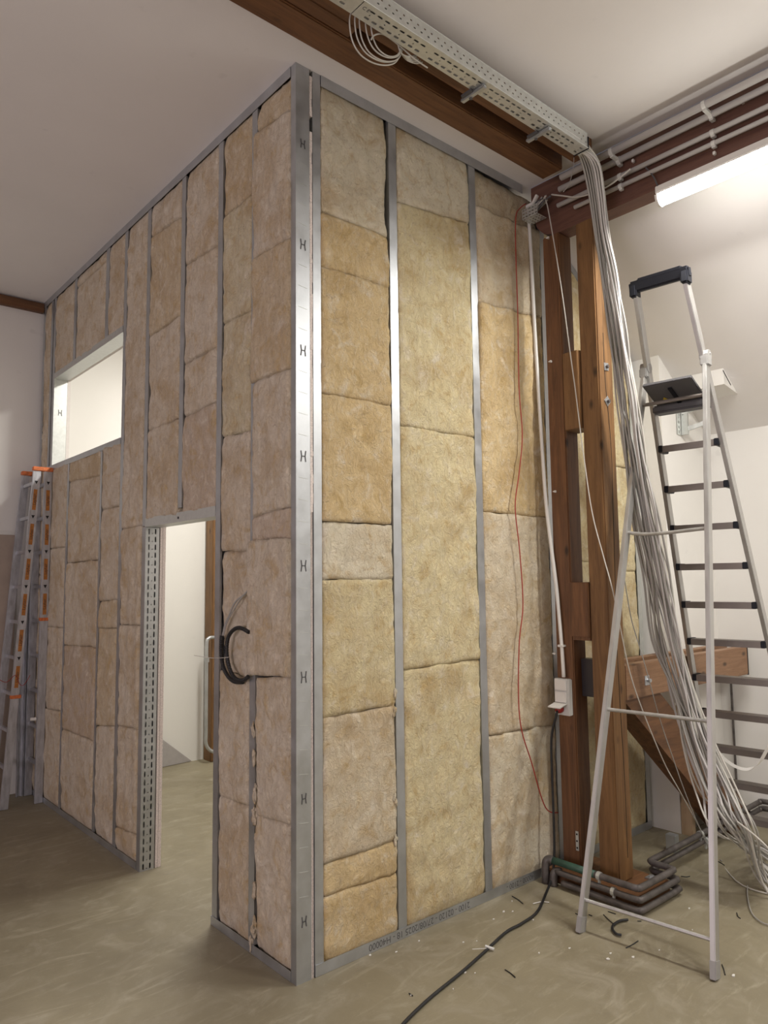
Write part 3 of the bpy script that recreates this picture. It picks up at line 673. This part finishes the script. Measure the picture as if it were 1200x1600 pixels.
# vertical conduit down to the socket
cp = [(825, 322), (830, 400), (836, 521), (846, 683), (853, 784), (862, 860), (870, 924), (877, 1000), (881, 1058)]
vc = thing('conduit_pipe', at(853, 784, 'x', 1.655), 'white vertical conduit coming down the rear post to the socket', 'conduit')
m = MB(); m.tube(smooth_path(P3(cp, 'x', 1.660), 5), .0105, 12); m.build('pipe', M_plasw, vc, smooth=True)
c_ = at(877, 1009, 'x', 1.66); m = MB(); m.box(c_-Vector((.014, .020, .006)), c_+Vector((.018, .016, .006)), .002); m.build('pipe_clip', M_plasw, vc)
# junction clutter where conduits reach the wool
jt = thing('small_cable_tray', (1.62, -.06, 3.72), 'small galvanised tray piece full of cable ends beside the wool', 'cable tray')
c0 = at(838, 332, 'x', 1.64)
m = MB(); m.perf((c0.x-.07, c0.y+.05, c0.z-.05), (1, 0, 0), (0, -1, 0), [(i*.022, (i+1)*.022, j*.022, (j+1)*.022, .007, .004) for i in range(4) for j in range(5)])
m.perf((c0.x-.07, c0.y+.05, c0.z-.05), (0, -1, 0), (0, 0, 1), [(j*.022, (j+1)*.022, i*.02, (i+1)*.02, .007, .004) for i in range(3) for j in range(5)]); m.build('perforated_sheet', M_galvb, jt, solid=.0015)
for k in range(9):
    rnd = random.Random(k); p0 = c0+Vector((rnd.uniform(-.05, 0), rnd.uniform(-.02, .05), -.03)); m = MB()
    m.tube(smooth_path([p0, p0+Vector((.0, -.03, .02)), p0+Vector((.01, -.06, .045+rnd.uniform(0, .03))), p0+Vector((.0, -.12, .06+rnd.uniform(0, .03)))], 4), .0045, 7)
    m.build('cable_end', (M_cablew, M_greyp, M_cable)[k % 3], jt, smooth=True)
m = MB(); q0 = at(828, 322, 'x', 1.60); m.box(q0-Vector((.012, .03, .010)), q0+Vector((.012, .025, .012)), .004); m.bar(q0+Vector((0, -.02, 0)), q0+Vector((.0, -.055, .045)), .022, .016, (1, 0, 0), .003); m.build('plastic_connector', M_plasw, jt)
cable('sagging_cable', P3([(862, 304), (880, 306), (900, 308), (922, 303), (948, 292), (968, 278), (985, 264)], 'x', 1.615), .0045, M_cablew, 'thin white cable sagging under the conduits beside the tray end')
cable('wire_end', P3([(897, 240), (896, 260), (893, 275), (888, 290), (880, 300)], 'x', 1.50), .0018, M_cable, 'very thin wire dangling left of the tray end')
cable('red_wire', P3([(822, 318), (812, 326), (806, 340), (806, 397), (809, 490), (811, 606), (816, 680), (811, 740), (805, 792), (812, 862), (817, 945), (811, 1011), (812, 1122), (831, 1193), (852, 1261), (872, 1270)], 'y', -.045), .0032, M_redw, 'thin red wire hanging down over the wool beside the posts', sub=8)

# ---------------------------------------------------------------- lamp on the cross beam
lp = thing('fluorescent_lamp', (1.70, -1.45, 3.58), 'glowing white fluorescent batten lamp under the cross beam', 'lamp')
m = MB(); m.box((1.655, -2.06, 3.578), (1.745, -.815, 3.617), .004); m.build('lamp_housing', M_plasw, lp)
m = MB(); prof = [(1.662+.038*(1-math.cos(a_)), 3.577-.052*math.sin(a_)) for a_ in [PI*k/10 for k in range(11)]]
m.prism([(x_, -2.05, z_) for x_, z_ in prof], (0, 1.225, 0)); m.build('diffuser', M_emit, lp)
m = MB(); m.prism([(x_+(1.70-x_)*-.12, -.822, z_-.003) for x_, z_ in prof], (0, .012, 0)); m.build('end_cap', M_plasw, lp)
m = MB(); m.tube(smooth_path(P3([(1009, 262), (1017, 271), (1023, 280), (1028, 292)], 'x', 1.66), 4), .004, 7); m.build('supply_cable', M_greyp, lp)

# ---------------------------------------------------------------- socket on the rear post
def sk(x, y): return at(x, y, 'x', 1.655)
ta, tb = sk(867, 1059), sk(892, 1119); y0, y1, z0, z1 = ta.y, tb.y, tb.z, ta.z
so = thing('wall_socket', (1.66, (y0+y1)/2, z0), 'white surface-mounted switch and socket unit with a red plug', 'socket')
m = MB(); m.box((1.645, y1, z0), (1.679, y0, z1), .004); m.build('housing', M_plasg, so)
hh = (z1-z0)/3
for k in (1, 2):
    m = MB(); m.box((1.636, y1+.014, z0+hh*k+.004), (1.6455, y0-.008, z0+hh*(k+1)-.005), .003); m.build('rocker_switch', M_plasw, so)
m = MB(); m.obox((1.612, (y0+y1)/2+.006, z0+hh*.86), (1, 0, .25), (0, 1, 0), (-.25, 0, 1), (.034, .040, .003), .001); m.build('hinged_cover', M_plasw, so)
pc = Vector((1.628, (y0+y1)/2+.006, z0+hh*.5))
xp = thing('extension_cable', (1.60, -.1, 0), 'black extension cable with red plug, running from the socket across the floor', 'cable')
m = MB(); m.tube([pc+Vector((.016, 0, .002)), pc, pc-Vector((.02, 0, .006))], [.020, .021, .014], 14); m.build('plug', M_red, xp, smooth=True)
ex = [pc+Vector((-.018, 0, -.006)), pc+Vector((-.03, 0, -.03))] + P3([(862, 1150), (862, 1193), (865, 1275), (866, 1330)], 'x', 1.595) + [at(863, 1368, 'z', .045), at(853, 1396, 'z', .011), at(839, 1425, 'z', .009), at(815, 1443, 'z', .009), at(790, 1457, 'z', .009), at(755, 1489, 'z', .009), at(720, 1520, 'z', .009), at(671, 1560, 'z', .009), at(630, 1600, 'z', .009), at(600, 1640, 'z', .009)]
m = MB(); m.tube(smooth_path(ex, 8), .0065, 9); m.build('cord', M_rubber, xp, smooth=True)

# ---------------------------------------------------------------- black hose and wires in the left wing
hs = thing('black_hose', (-.02, .5, 1.2), 'black corrugated hose bent in a ring in the wool of the left wing', 'hose')
pts = P3([(346.5, 993), (345.5, 1015), (348, 1038), (355, 1055), (366, 1065), (380, 1066)], 'x', -.014)
def corr(path, r):
    return [r*(1 if i % 2 else .86) for i in range(len(path))]
sp = smooth_path(pts, 14); m = MB(); m.tube(sp, corr(sp, .0098), 10); m.build('hose_end', M_rubber, hs)
pts = P3([(388, 1057), (380, 1063), (369, 1061), (360, 1048), (354.5, 1022), (356, 998), (364, 985), (375, 981), (389, 988)], 'x', -.026)
sp = smooth_path(pts, 12); m = MB(); m.tube(sp, corr(sp, .0098), 10); m.build('hose_ring', M_rubber, hs)
cable('grey_cable', P3([(389, 919), (383, 928), (371, 937), (364, 947), (358, 962), (352, 975), (348, 993)], 'x', -.012), .0042, M_cable, 'thin grey cable leading up out of the black hose')
cable('grey_cable', P3([(386, 924), (375, 937), (367, 950), (360, 962), (353, 977), (349.5, 993)], 'x', -.014), .003, M_cable, 'second thin grey cable beside the first above the black hose')
cable('wire_tie', P3([(303, 1024), (316, 1026), (330, 1028), (345, 1028), (357, 1027)], 'x', -.05), .0015, M_cablew, 'thin white wire tie poking sideways through the black hose')
# tufts of wool at the torn edges
for k, (x, y, s) in enumerate(((396, 1140, .016), (397, 1185, .018), (399, 1240, .02), (398, 1275, .02), (400, 1310, .014), (398, 1390, .018), (397, 1450, .02), (392, 1475, .014))):
    c_ = at(x, y, 'x', -.004); bm_ = MB(); bmesh.ops.create_icosphere(bm_.bm, subdivisions=3, radius=s)
    for v in bm_.bm.verts:
        d = noise.noise(v.co*75+Vector((k*9, 0, 0)))*1.5+1; d2 = noise.noise(v.co*160+Vector((k*5, 3, 0)))*.6; v.co = Vector((v.co.x*.45*d, v.co.y*(.6*d+d2), v.co.z*(2.1+d2)*(.7+.3*d))) + c_
    o = bm_.build('wool_tuft', M_wool, smooth=True); o.color = (*CG, 1); tag(o, 'small tuft of torn beige wool at the stud edge left of the corner', 'insulation', 'wool tufts beside the stud left of the corner')
for k, (x, y, s) in enumerate(((617, 1084, .014), (615, 1113, .018), (617, 1250, .016), (617, 1275, .012), (618, 1313, .016))):
    c_ = at(x, y, 'y', -.002); bm_ = MB(); bmesh.ops.create_icosphere(bm_.bm, subdivisions=3, radius=s)
    for v in bm_.bm.verts:
        d = noise.noise(v.co*75+Vector((k*7, 3, 0)))*1.5+1; d2 = noise.noise(v.co*160+Vector((k*5, 3, 0)))*.6; v.co = Vector((v.co.x*(.6*d+d2), v.co.y*.4*d, v.co.z*(1.7+d2)*(.7+.3*d))) + c_
    o = bm_.build('wool_tuft', M_wool, smooth=True); o.color = (*CW_, 1); tag(o, 'small tuft of torn wool at the second stud of the right wing', 'insulation', 'wool tufts beside the second stud of the right wing')

# ---------------------------------------------------------------- stepladder
SL = dict(cx=1.933, cy=-.735, Zh=2.765, wt=.149, wr=.287, dr=.684, wf=.28, df=1.031, psi=.10, z1=2.334, dz=.217)
fw = Vector((math.cos(SL['psi']), math.sin(SL['psi']), 0)); lf = Vector((-fw.y, fw.x, 0)); C0 = Vector((SL['cx'], SL['cy'], 0))
def LP(d, w, z): return C0 + fw*d + lf*w + Vector((0, 0, z))
def climb(z, side, out=0): s = (SL['Zh']-z)/SL['Zh']; return LP(SL['df']*s, side*(SL['wt']+(SL['wf']-SL['wt'])*s+out), z)
def rear(z, side, out=0): s = (SL['Zh']-z)/SL['Zh']; return LP(-SL['dr']*s, side*(SL['wt']+(SL['wr']-SL['wt'])*s+out), z)
st = thing('stepladder', LP(.1, 0, 0), 'tall aluminium platform stepladder with black handle grip in front of the posts', 'ladder')
ZT = 3.165
for s in (-1, 1):
    m = MB(); m.bar(climb(0.02, s), climb(ZT, s), .022, .056, lf, .003); m.build('front_rail', M_alu, st)
    m = MB(); m.bar(rear(0.02, s, .012), rear(SL['Zh']-.02, s, .012), .022, .050, lf, .003); rl = m.build('rear_rail', M_alu, st)
    m = MB(); m.bar(rear(0.001, s, .012), rear(.07, s, .012), .026, .054, lf, .003); m.build('foot', M_hinge, rl)
    m = MB(); m.bar(climb(0.001, s), climb(.06, s), .028, .062, lf, .003); m.build('foot', M_greyp, st)
    hp = climb(SL['Zh'], s, .012); m = MB(); m.tube([hp-lf*s*.024, hp+lf*s*.020], .030, 14); m.obox(rear(SL['Zh']-.03, s, .012), fw, lf, (0, 0, 1), (.030, .021, .026), .005); hg = m.build('hinge', M_hinge, st)
    for a_ in (-.6, .6): m = MB(); q = hp+lf*s*.020+Vector((.012*a_, 0, .018*a_)); m.tube([q, q+lf*s*.003], .004, 8); m.build('rivet', M_alu, hg)
g0, g1 = climb(ZT+.01, -1, .03), climb(ZT+.01, 1, .03)
m = MB(); m.bar(g0, g1, .050, .062, (1, 0, .2), .010); m.bar(g0+(g1-g0)*.12+Vector((0, 0, .03)), g0+(g1-g0)*.86+Vector((0, 0, .030)), .044, .022, (1, 0, .2), .006); gr = m.build('handle_grip', M_black, st)
for s in (-1, 1): m = MB(); q = climb(ZT, s, .006); m.bar(q-Vector((0, 0, .05)), q+Vector((0, 0, .02)), .040, .066, lf, .008); m.build('handle_socket', M_black, gr)
for i in range(11):
    z = SL['z1']-i*SL['dz']; a_, b_ = climb(z, -1, -.012), climb(z, 1, -.012)
    m = MB(); m.bar(a_, b_, .085, .024, fw+Vector((0, 0, .0)), .003); m.bar(a_-fw*.036-Vector((0, 0, .014)), b_-fw*.036-Vector((0, 0, .014)), .012, .02, fw, .002); sp_ = m.build('step', M_steprub, st)
    for s in (-1, 1):
        q = climb(z, s, -.020); m = MB(); m.obox(q-Vector((0, 0, .004)), fw, lf, (0, 0, 1), (.046, .012, .019), .003); m.build('step_end_cap', M_black, sp_)
# cross bars between rear rails
def rear_bar(z, sag=0, r=.009, name='cross_bar'):
    a_, b_ = rear(z, 1, .006), rear(z, -1, .006); mid_ = (a_+b_)/2+Vector((0, 0, -sag))
    m = MB(); pth = smooth_path([a_, a_.lerp(mid_, .4)+Vector((0, 0, -sag*.6)), mid_, mid_.lerp(b_, .5), b_], 5) if sag else [a_, b_]
    m.tube(pth, r, 8); return m.build(name, M_alu, st)
rear_bar(at(982, 833, 'x', 1.73).z, .012); rear_bar(at(952, 1108, 'x', 1.48).z); rear_bar(at(925, 1408, 'x', 1.27).z)
a_, b_ = rear(at(1003, 635, 'x', 1.88).z, 1), rear(at(1003, 635, 'x', 1.88).z, -1)
m = MB(); m.tube([a_, b_], .010, 8); m.build('cross_bar', M_steprub, st)
# platform (hinged, half raised)
pa, pb_ = climb(2.565, 1, -.03), climb(2.565, -1, -.03); up = (fw*-.62+Vector((0, 0, .30))); 
m = MB(); q1, q2 = pa-fw*.02, pb_-fw*.02
tl = (fw*-.92+Vector((0, 0, .38))).normalized()
cc = (q1+q2)/2+tl*.098
m.obox(cc, (q2-q1).normalized(), tl, (q2-q1).normalized().cross(tl), ((q2-q1).length/2, .098, .010), .004); pf_ = m.build('platform', M_greyp, st)
nn = (q2-q1).normalized().cross(tl); nn = nn if nn.z < 0 else -nn
m = MB(); yc = cc+nn*.0125+(q1-q2).normalized()*.06+tl*(-.03); dd = (q2-q1).normalized(); m.prism([yc-dd*.022-tl*.03, yc+dd*.022-tl*.03, yc+tl*.008], nn*.002); m.build('warning_sticker', M_yellow, pf_)
m = MB(); m.bar(cc+nn*.014-tl*.1, cc+nn*.014+tl*.05, .02, .008, dd); m.build('platform_rib', M_black, pf_)
a_, b_ = climb(2.535, -1, -.01), climb(2.535, 1, -.01)
m = MB(); m.bar(a_-fw*.01, b_-fw*.01, .09, .045, fw, .01); m.build('platform_hinge', M_greyp, st)
c_ = (rear(2.56, 1)+rear(2.56, -1))/2

# ---------------------------------------------------------------- folding ladder, far left
al = thing('folding_ladder', (-.12, 3.45, 0), 'aluminium folding ladder with orange stickers in the far left corner', 'ladder')
YN = 3.36; ZL = at(50, 757, 'y', YN).z
def Cn(px, py): return at(px, py, 'y', YN)
# near rails: B leans to the left, C stands upright; far rails one rung length deeper
Bt, Bb = Cn(58, 735), Cn(-6, 1300); Bb.z = .0; kx = (Bt.x-Cn(14, 1180).x)/(Bt.z-Cn(14, 1180).z); Bb = Vector((Bt.x-kx*Bt.z, YN, 0.003))
Ct, Cb = Cn(76, 735), Cn(60, 1253); Cb.z = .003; Ct.x = min(Ct.x, -.036); Cb.x = -.034
dB, dC = Vector((0, .31, 0)), Vector((0, .27, 0))
lean = Vector((0, 0, 0))
def rail2(a, b, w=.024, d=.056, name='rail'): m = MB(); m.bar(a, b, w, d, (0, 1, 0), .002); return m.build(name, M_aluold, al)
rb = rail2(Bb, Bt); rc = rail2(Cb, Ct)
ra = rail2(Bb+dB+Vector((-.02, 0, 0)), Bt+dB); rd = rail2(Cb+dC, Ct+dC)
def lerp(a, b, z): t = (z-a.z)/(b.z-a.z); return a.lerp(b, t)
zr = [at(54, y, 'y', YN).z for y in (754, 807, 862, 917, 972, 1031, 1083)]
dz_ = (zr[0]-zr[-1])/(len(zr)-1); nr = int(zr[0]/dz_)+1
for i in range(nr):
    z = zr[0]-i*dz_
    if z < .12: break
    for P0, P1, D, rr_ in ((Bb, Bt, dB, rb), (Cb, Ct, dC, rc)):
        p = lerp(P0, P1, z); m = MB(); m.bar(p+Vector((0, -.0, 0)), p+D, .024, .026, (1, 0, 0), .003); m.build('rung', M_aluold, al)
        if z > (.92 if rr_ is rb else 1.45):
            q = p+Vector((0, -.0135, 0)); m = MB(); m.prism([q+Vector((-.012, 0, .013)), q+Vector((.012, 0, .013)), q+Vector((0, 0, -.013))], (0, .002, 0)); m.build('rung_hole', M_dark, rr_)
            c_ = lerp(P0, P1, z-dz_*.5)-Vector((0, .0135, 0)); ax = (P1-P0).normalized(); sd = Vector((1, 0, 0)); sd = (sd-ax*sd.dot(ax)).normalized()
            m = MB(); m.obox(c_, sd, (0, 1, 0), ax, (.013, .0008, dz_*.30)); stk = m.build('sticker', M_sticker, rr_)
            text_mesh('sticker_text', 'Layher', .030, M_cap, frame_mat(c_-Vector((0, .0012, 0)), ax, -sd), stk, .0003)
for P0, P1, rr_, z in ((Bb, Bt, rb, .80), (Cb, Ct, rc, 1.36)):
    c_ = lerp(P0, P1, z); m = MB(); m.obox(c_-Vector((-.004, .004, 0)), (1, 0, 0), (0, 1, 0), (0, 0, 1), (.036, .018, .012), .002); m.build('orange_bracket', M_orange, rr_)
m = MB(); m.box((Bt.x-.032, YN-.02, Bt.z-.005), (Ct.x+.034, YN+.02, Bt.z+.028), .004); m.build('top_cap', M_orange, al)
m = MB(); m.box((Bt.x-.032, YN+.28, Bt.z-.005), (Ct.x+.030, YN+.33, Bt.z+.028), .004); m.build('top_cap', M_orange, al)
p = lerp(Cb, Ct, .62)+Vector((-.03, .0, 0)); m = MB(); m.tube([p+Vector((-.04, .01, 0)), p], .012, 10); m.build('locking_knob', M_plasw, al)
cable('dark_strap', P3([(-4, 1060), (10, 1066), (24, 1055), (30, 1068), (36, 1071), (42, 1064), (47, 1055)], 'y', 3.34), .0022, M_redw, 'thin dark red strap hanging on the folding ladder', cat='strap')
for k, (x0, x1, zt, lb) in enumerate(((-.115, -.075, 1.45, 'leftmost grey metal profile leaning behind the folding ladder'), (-.072, -.036, 2.0, 'middle grey metal profile leaning behind the folding ladder'), (-.034, -.008, 1.75, 'rightmost grey metal profile leaning behind the folding ladder'))):
    m = MB(); a_ = Vector(((x0+x1)/2, 3.652, 0.002)); b_ = Vector(((x0+x1)/2, 3.715, zt)); w_ = x1-x0
    m.bar(a_, b_, w_, .004, (1, 0, 0)); 
    for s in (-1, 1): m.bar(a_+Vector((s*w_*.46, -.012, 0)), b_+Vector((s*w_*.46, -.012, 0)), .003, .026, (1, 0, 0))
    m.bar(a_+Vector((0, -.004, 0)), b_+Vector((0, -.004, 0)), .006, .006, (1, 0, 0))
    tag(m.build('metal_profile', M_aluold), lb, 'metal profile', 'metal profiles in the back left corner')

# ---------------------------------------------------------------- inside the new room, seen through the door
tag(MB().box((at(331, 1000, 'y', 3.60).x, 3.60, 0), (at(331, 1000, 'y', 3.60).x+.16, 3.74, 3.80), .006).build('timber_post', M_wz2), 'brown wooden post in the far corner of the room behind the doorway', 'post')
rp = thing('heating_pipe', (1.53, 3.69, 0), 'grey vertical heating pipe on the wall seen through the doorway', 'pipe')
q = lambda x, y: at(x, y, 'y', 3.56)
m = MB(); m.tube(smooth_path([q(340, 996), q(330, 996), q(326, 998), q(323, 1006), q(322.5, 1060), q(322, 1140), q(322, 1162), q(328, 1172), q(338, 1176)], 5), .016, 12); m.build('pipe', M_galv, rp, smooth=True)
m = MB(); c_ = q(323, 1031); m.tube([c_-Vector((0, 0, .02)), c_+Vector((0, 0, .02))], .023, 12); m.build('pipe_coupling', M_galv, rp)
A_, B_, C_, D_ = at(249, 1152, 'y', 3.72), at(299, 1189, 'z', .004), at(252, 1199, 'z', .004), at(245, 1112, 'y', 3.72)
m = MB(); m.prism([A_, B_, C_, at(238, 1202, 'z', .004), at(238, 1140, 'y', 3.70)], (0, .010, .004)); tag(m.build('plasterboard_offcut', M_offcut), 'triangular grey plasterboard offcut leaning in the room behind the doorway', 'board')

# ---------------------------------------------------------------- pipes round the sole plate
pg = thing('heating_pipes', (1.6, -.35, 0), 'old dark heating pipes wrapped around the sole plate and running along the floor', 'pipe')
def loop(z, o_, r, ys=-.10):
    x0, x1, yf = 1.575-o_, 1.93+o_, -.60-o_
    c = .035
    return smooth_path([(x0, ys, z), (x0, -.3, z), (x0, yf+c, z), (x0+.01, yf+.01, z), (x0+c, yf, z), (x1-c, yf, z), (x1-.01, yf+.01, z), (x1, yf+c, z), (x1, -.50, z), (x1, -.475, z), (x1+.015, -.46, z), (x1+.05, -.455, z), (2.3, -.45+.02*o_, z), (3.0, -.43, z), (3.36, -.42, z), (XK-.05, -.43, z+.005), (XK-.035, -.47, z+.01), (XK-.035, -.9, z+.02)], 4)
for z, o_, r, ys in ((.122, .0, .0165, -.09), (.075, .012, .0155, -.13), (.030, .018, .0155, -.17)):
    if z > .1:
        pth = loop(z, o_, r, ys); m = MB(); m.tube(pth, r, 12); m.build('pipe', M_pipe, pg, smooth=True)
        m = MB(); m.tube([(1.575, -.10, z), (1.575, -.36, z)], r+.002, 12); m.build('pipe_sleeve', M_green, pg, smooth=True)
    elif z > .05:
        pth = [p for p in loop(z, o_, r, ys)]; m = MB(); m.tube(pth, r, 12); m.build('pipe', M_pipe, pg, smooth=True)
    else:
        pth = [p for p in loop(z, o_, r, ys) if p.x < 2.0]; m = MB(); m.tube(pth, r, 12); m.build('pipe', M_pipe, pg, smooth=True)
for (yy_, zz_) in ((-.10, .122), (-.15, .075)):
    m = MB(); m.tube(smooth_path([(1.575, yy_, zz_), (1.57, yy_+.02, zz_), (1.56, yy_+.035, zz_-.02), (1.555, yy_+.035, .0)], 5), .021, 12); m.build('pipe_elbow', M_pipe, pg, smooth=True)
for p_ in ((1.573, -.385, .122), (1.565, -.47, .075), (2.53, -.445, .122), (2.58, -.45, .075)):
    m = MB(); c_ = Vector(p_); ax = Vector((0, 1, 0)) if p_[0] < 2 else Vector((1, 0, 0))
    m.tube([c_-ax*.009, c_+ax*.009], .0215, 12); m.box(c_-Vector((.006, .006, .045)), c_+Vector((.006, .006, .018)), .001); m.build('pipe_clamp', M_galvb, pg)
m = MB(); m.tube([(1.60, -.33, .003), (1.60, -.33, .03)], .03, 12); 
cp_ = at(1142, 1062, 'x', XK-.01); m.bm.free()
tag(MB().tube([(XK-.012, cp_.y, .02), (XK-.012, cp_.y-.0, cp_.z)], .008, 8).build('wall_strip', M_pipe), 'thin brown strip on the white knee wall below the tie beam', 'pipe')  # thin brown strip put in for a dark upright line on the wall
c_ = at(1048, 1332, 'z', 0); tag(MB().box((c_.x, c_.y-.03, 0), (c_.x+.05, c_.y+.03, .10), .003).build('floor_stub', M_galv), 'small grey metal box standing on the floor behind the pipes', 'box')

# ---------------------------------------------------------------- purlin end and bracket on the slope
sl = Vector((1, 0, -.72)).normalized(); sn = Vector((-.72, 0, -1)).normalized()
m = MB(); cx_, cz_ = 3.03, slope_z(3.03)
a_ = Vector((3.0, -.19, slope_z(3.0))); 
m.prism([(2.985, -.187, slope_z(2.985)-.002), (3.18, -.187, slope_z(3.18)-.002), (3.10, -.187, slope_z(3.0)-.118), (2.985, -.187, slope_z(2.985)-.108)], (0, -.345, 0))
pu = tag(m.build('boxed_purlin', M_wall), 'white boxed-in beam end under the sloping ceiling behind the ladder', 'beam')
m = MB(); m.tube(smooth_path([at(1129, 577, 'x', 2.99), at(1133, 585, 'x', 2.98), at(1142, 602, 'x', 3.0)], 4), .0025, 6); m.build('gap_crack', M_dark, pu)
bk = thing('wall_bracket', (2.99, -.2, 2.6), 'slotted zinc bracket screwed to the white pier behind the ladder', 'bracket')
b0, b1 = at(1058, 640, 'y', -.192), at(1061, 679, 'y', -.192)
n = 5; hh = (b0.z-b1.z)/n
m = MB(); m.perf((b1.x-.02, -.192, b1.z), (1, 0, 0), (0, 0, 1), [(0, .042, k*hh, (k+1)*hh, .006, hh*.3) for k in range(n)]); m.build('slotted_plate', M_galvb, bk, solid=.003)
m = MB(); m.prism([(b1.x+.03, -.190, b1.z), (b1.x+.035, -.190, b0.z), (b1.x+.05, -.190, b0.z), (b1.x+.05, -.190, b1.z)], (0, -.05, 0)); m.build('bracket_web', M_galvb, bk)
m = MB(); m.bar((b1.x+.04, -.20, b1.z+.03), (b1.x+.09, -.36, b1.z+.075), .03, .02, (0, 0, 1), .002); m.bar((b1.x+.04, -.20, b0.z-.03), (b1.x+.09, -.34, b0.z+.02), .03, .012, (1, 0, 0), .002); m.build('bracket_arm', M_galvb, bk)

# ---------------------------------------------------------------- debris on the floor
for k, (x, y, s) in enumerate(((787, 1424, 7), (801, 1424, 5), (771, 1436, 6), (745, 1470, 4), (724, 1472, 5), (727, 1519, 7), (790, 1455, 4), (578, 1492, 9), (619, 1487, 7), (833, 1437, 7), (642, 1555, 4), (708, 1545, 4), (890, 1481, 8), (954, 1489, 8), (989, 1495, 9), (950, 1498, 11), (842, 1489, 6), (1030, 1484, 5), (1146, 1524, 11), (1077, 1419, 9), (1082, 1453, 4), (800, 1408, 4), (655, 1470, 5), (742, 1520, 5))):
    c_ = at(x, y, 'z', .003); rnd = random.Random(k); w_ = s*.0012
    m = MB(); pts = []
    for j in range(6):
        a_ = j*PI/3+rnd.uniform(-.4, .4); pts.append((c_.x+math.cos(a_)*w_*rnd.uniform(.4, 1), c_.y+math.sin(a_)*w_*.6*rnd.uniform(.5, 1), .0008))
    m.prism(pts, (0, 0, .002+.003*rnd.random()))
    tag(m.build('plaster_chip', M_plasw), 'small white chip of plaster lying on the concrete floor', 'debris', 'white plaster chips on the floor')
cut = [((903+0, 1437), (960, 1460), 0)]
cable('hose_offcut', [at(x, y, 'z', .010) for x, y in ((981, 1437), (968, 1439), (958, 1446), (957, 1452), (963, 1459), (971, 1461))], .006, M_rubber, 'curved black cable offcut on the floor under the ladder', cat='debris')
for k, L_ in enumerate([[(800, 1400), (810, 1406), (817, 1412)], [(789, 1515), (797, 1520), (805, 1527)], [(943, 1429), (952, 1438), (958, 1443)], [(978, 1481), (988, 1476), (997, 1470)], [(1128, 1507), (1131, 1515), (1133, 1523)], [(1064, 1369), (1072, 1370), (1078, 1369)], [(1151, 1426), (1153, 1432), (1157, 1435)], [(1120, 1345), (1126, 1348), (1132, 1352)],
                            [(639, 1552), (645, 1556)], [(1031, 1399), (1040, 1400), (1049, 1401)], [(950, 1424), (962, 1428)], [(920, 1429), (925, 1431)], [(899, 1427), (906, 1430)], [(996, 1439), (1002, 1439)], [(1194, 1350), (1206, 1352)]]):
    m = MB(); m.tube(smooth_path([at(x, y, 'z', .003) for x, y in L_], 4), .0022, 6)
    tag(m.build('wire_offcut', M_rubber), 'short black wire offcut lying on the concrete floor', 'debris', 'black wire offcuts on the floor')
cable('cable_tie', [at(x, y, 'z', .005) for x, y in ((833, 1412), (846, 1409), (858, 1410))], .0025, M_plasw, 'white screw-like plastic pin on the floor beside the black cable', cat='debris')
c_ = at(770, 1480, 'z', .02); m = MB(); m.tube([at(738, 1483, 'z', .015), at(760, 1482, 'z', .015)], .0015, 6); m.tube([at(758, 1478, 'z', .02), at(772, 1483, 'z', .01)], .006, 6)
tag(m.build('cable_tie', M_plasg), 'grey cable tie clipped around the black extension cable', 'debris')
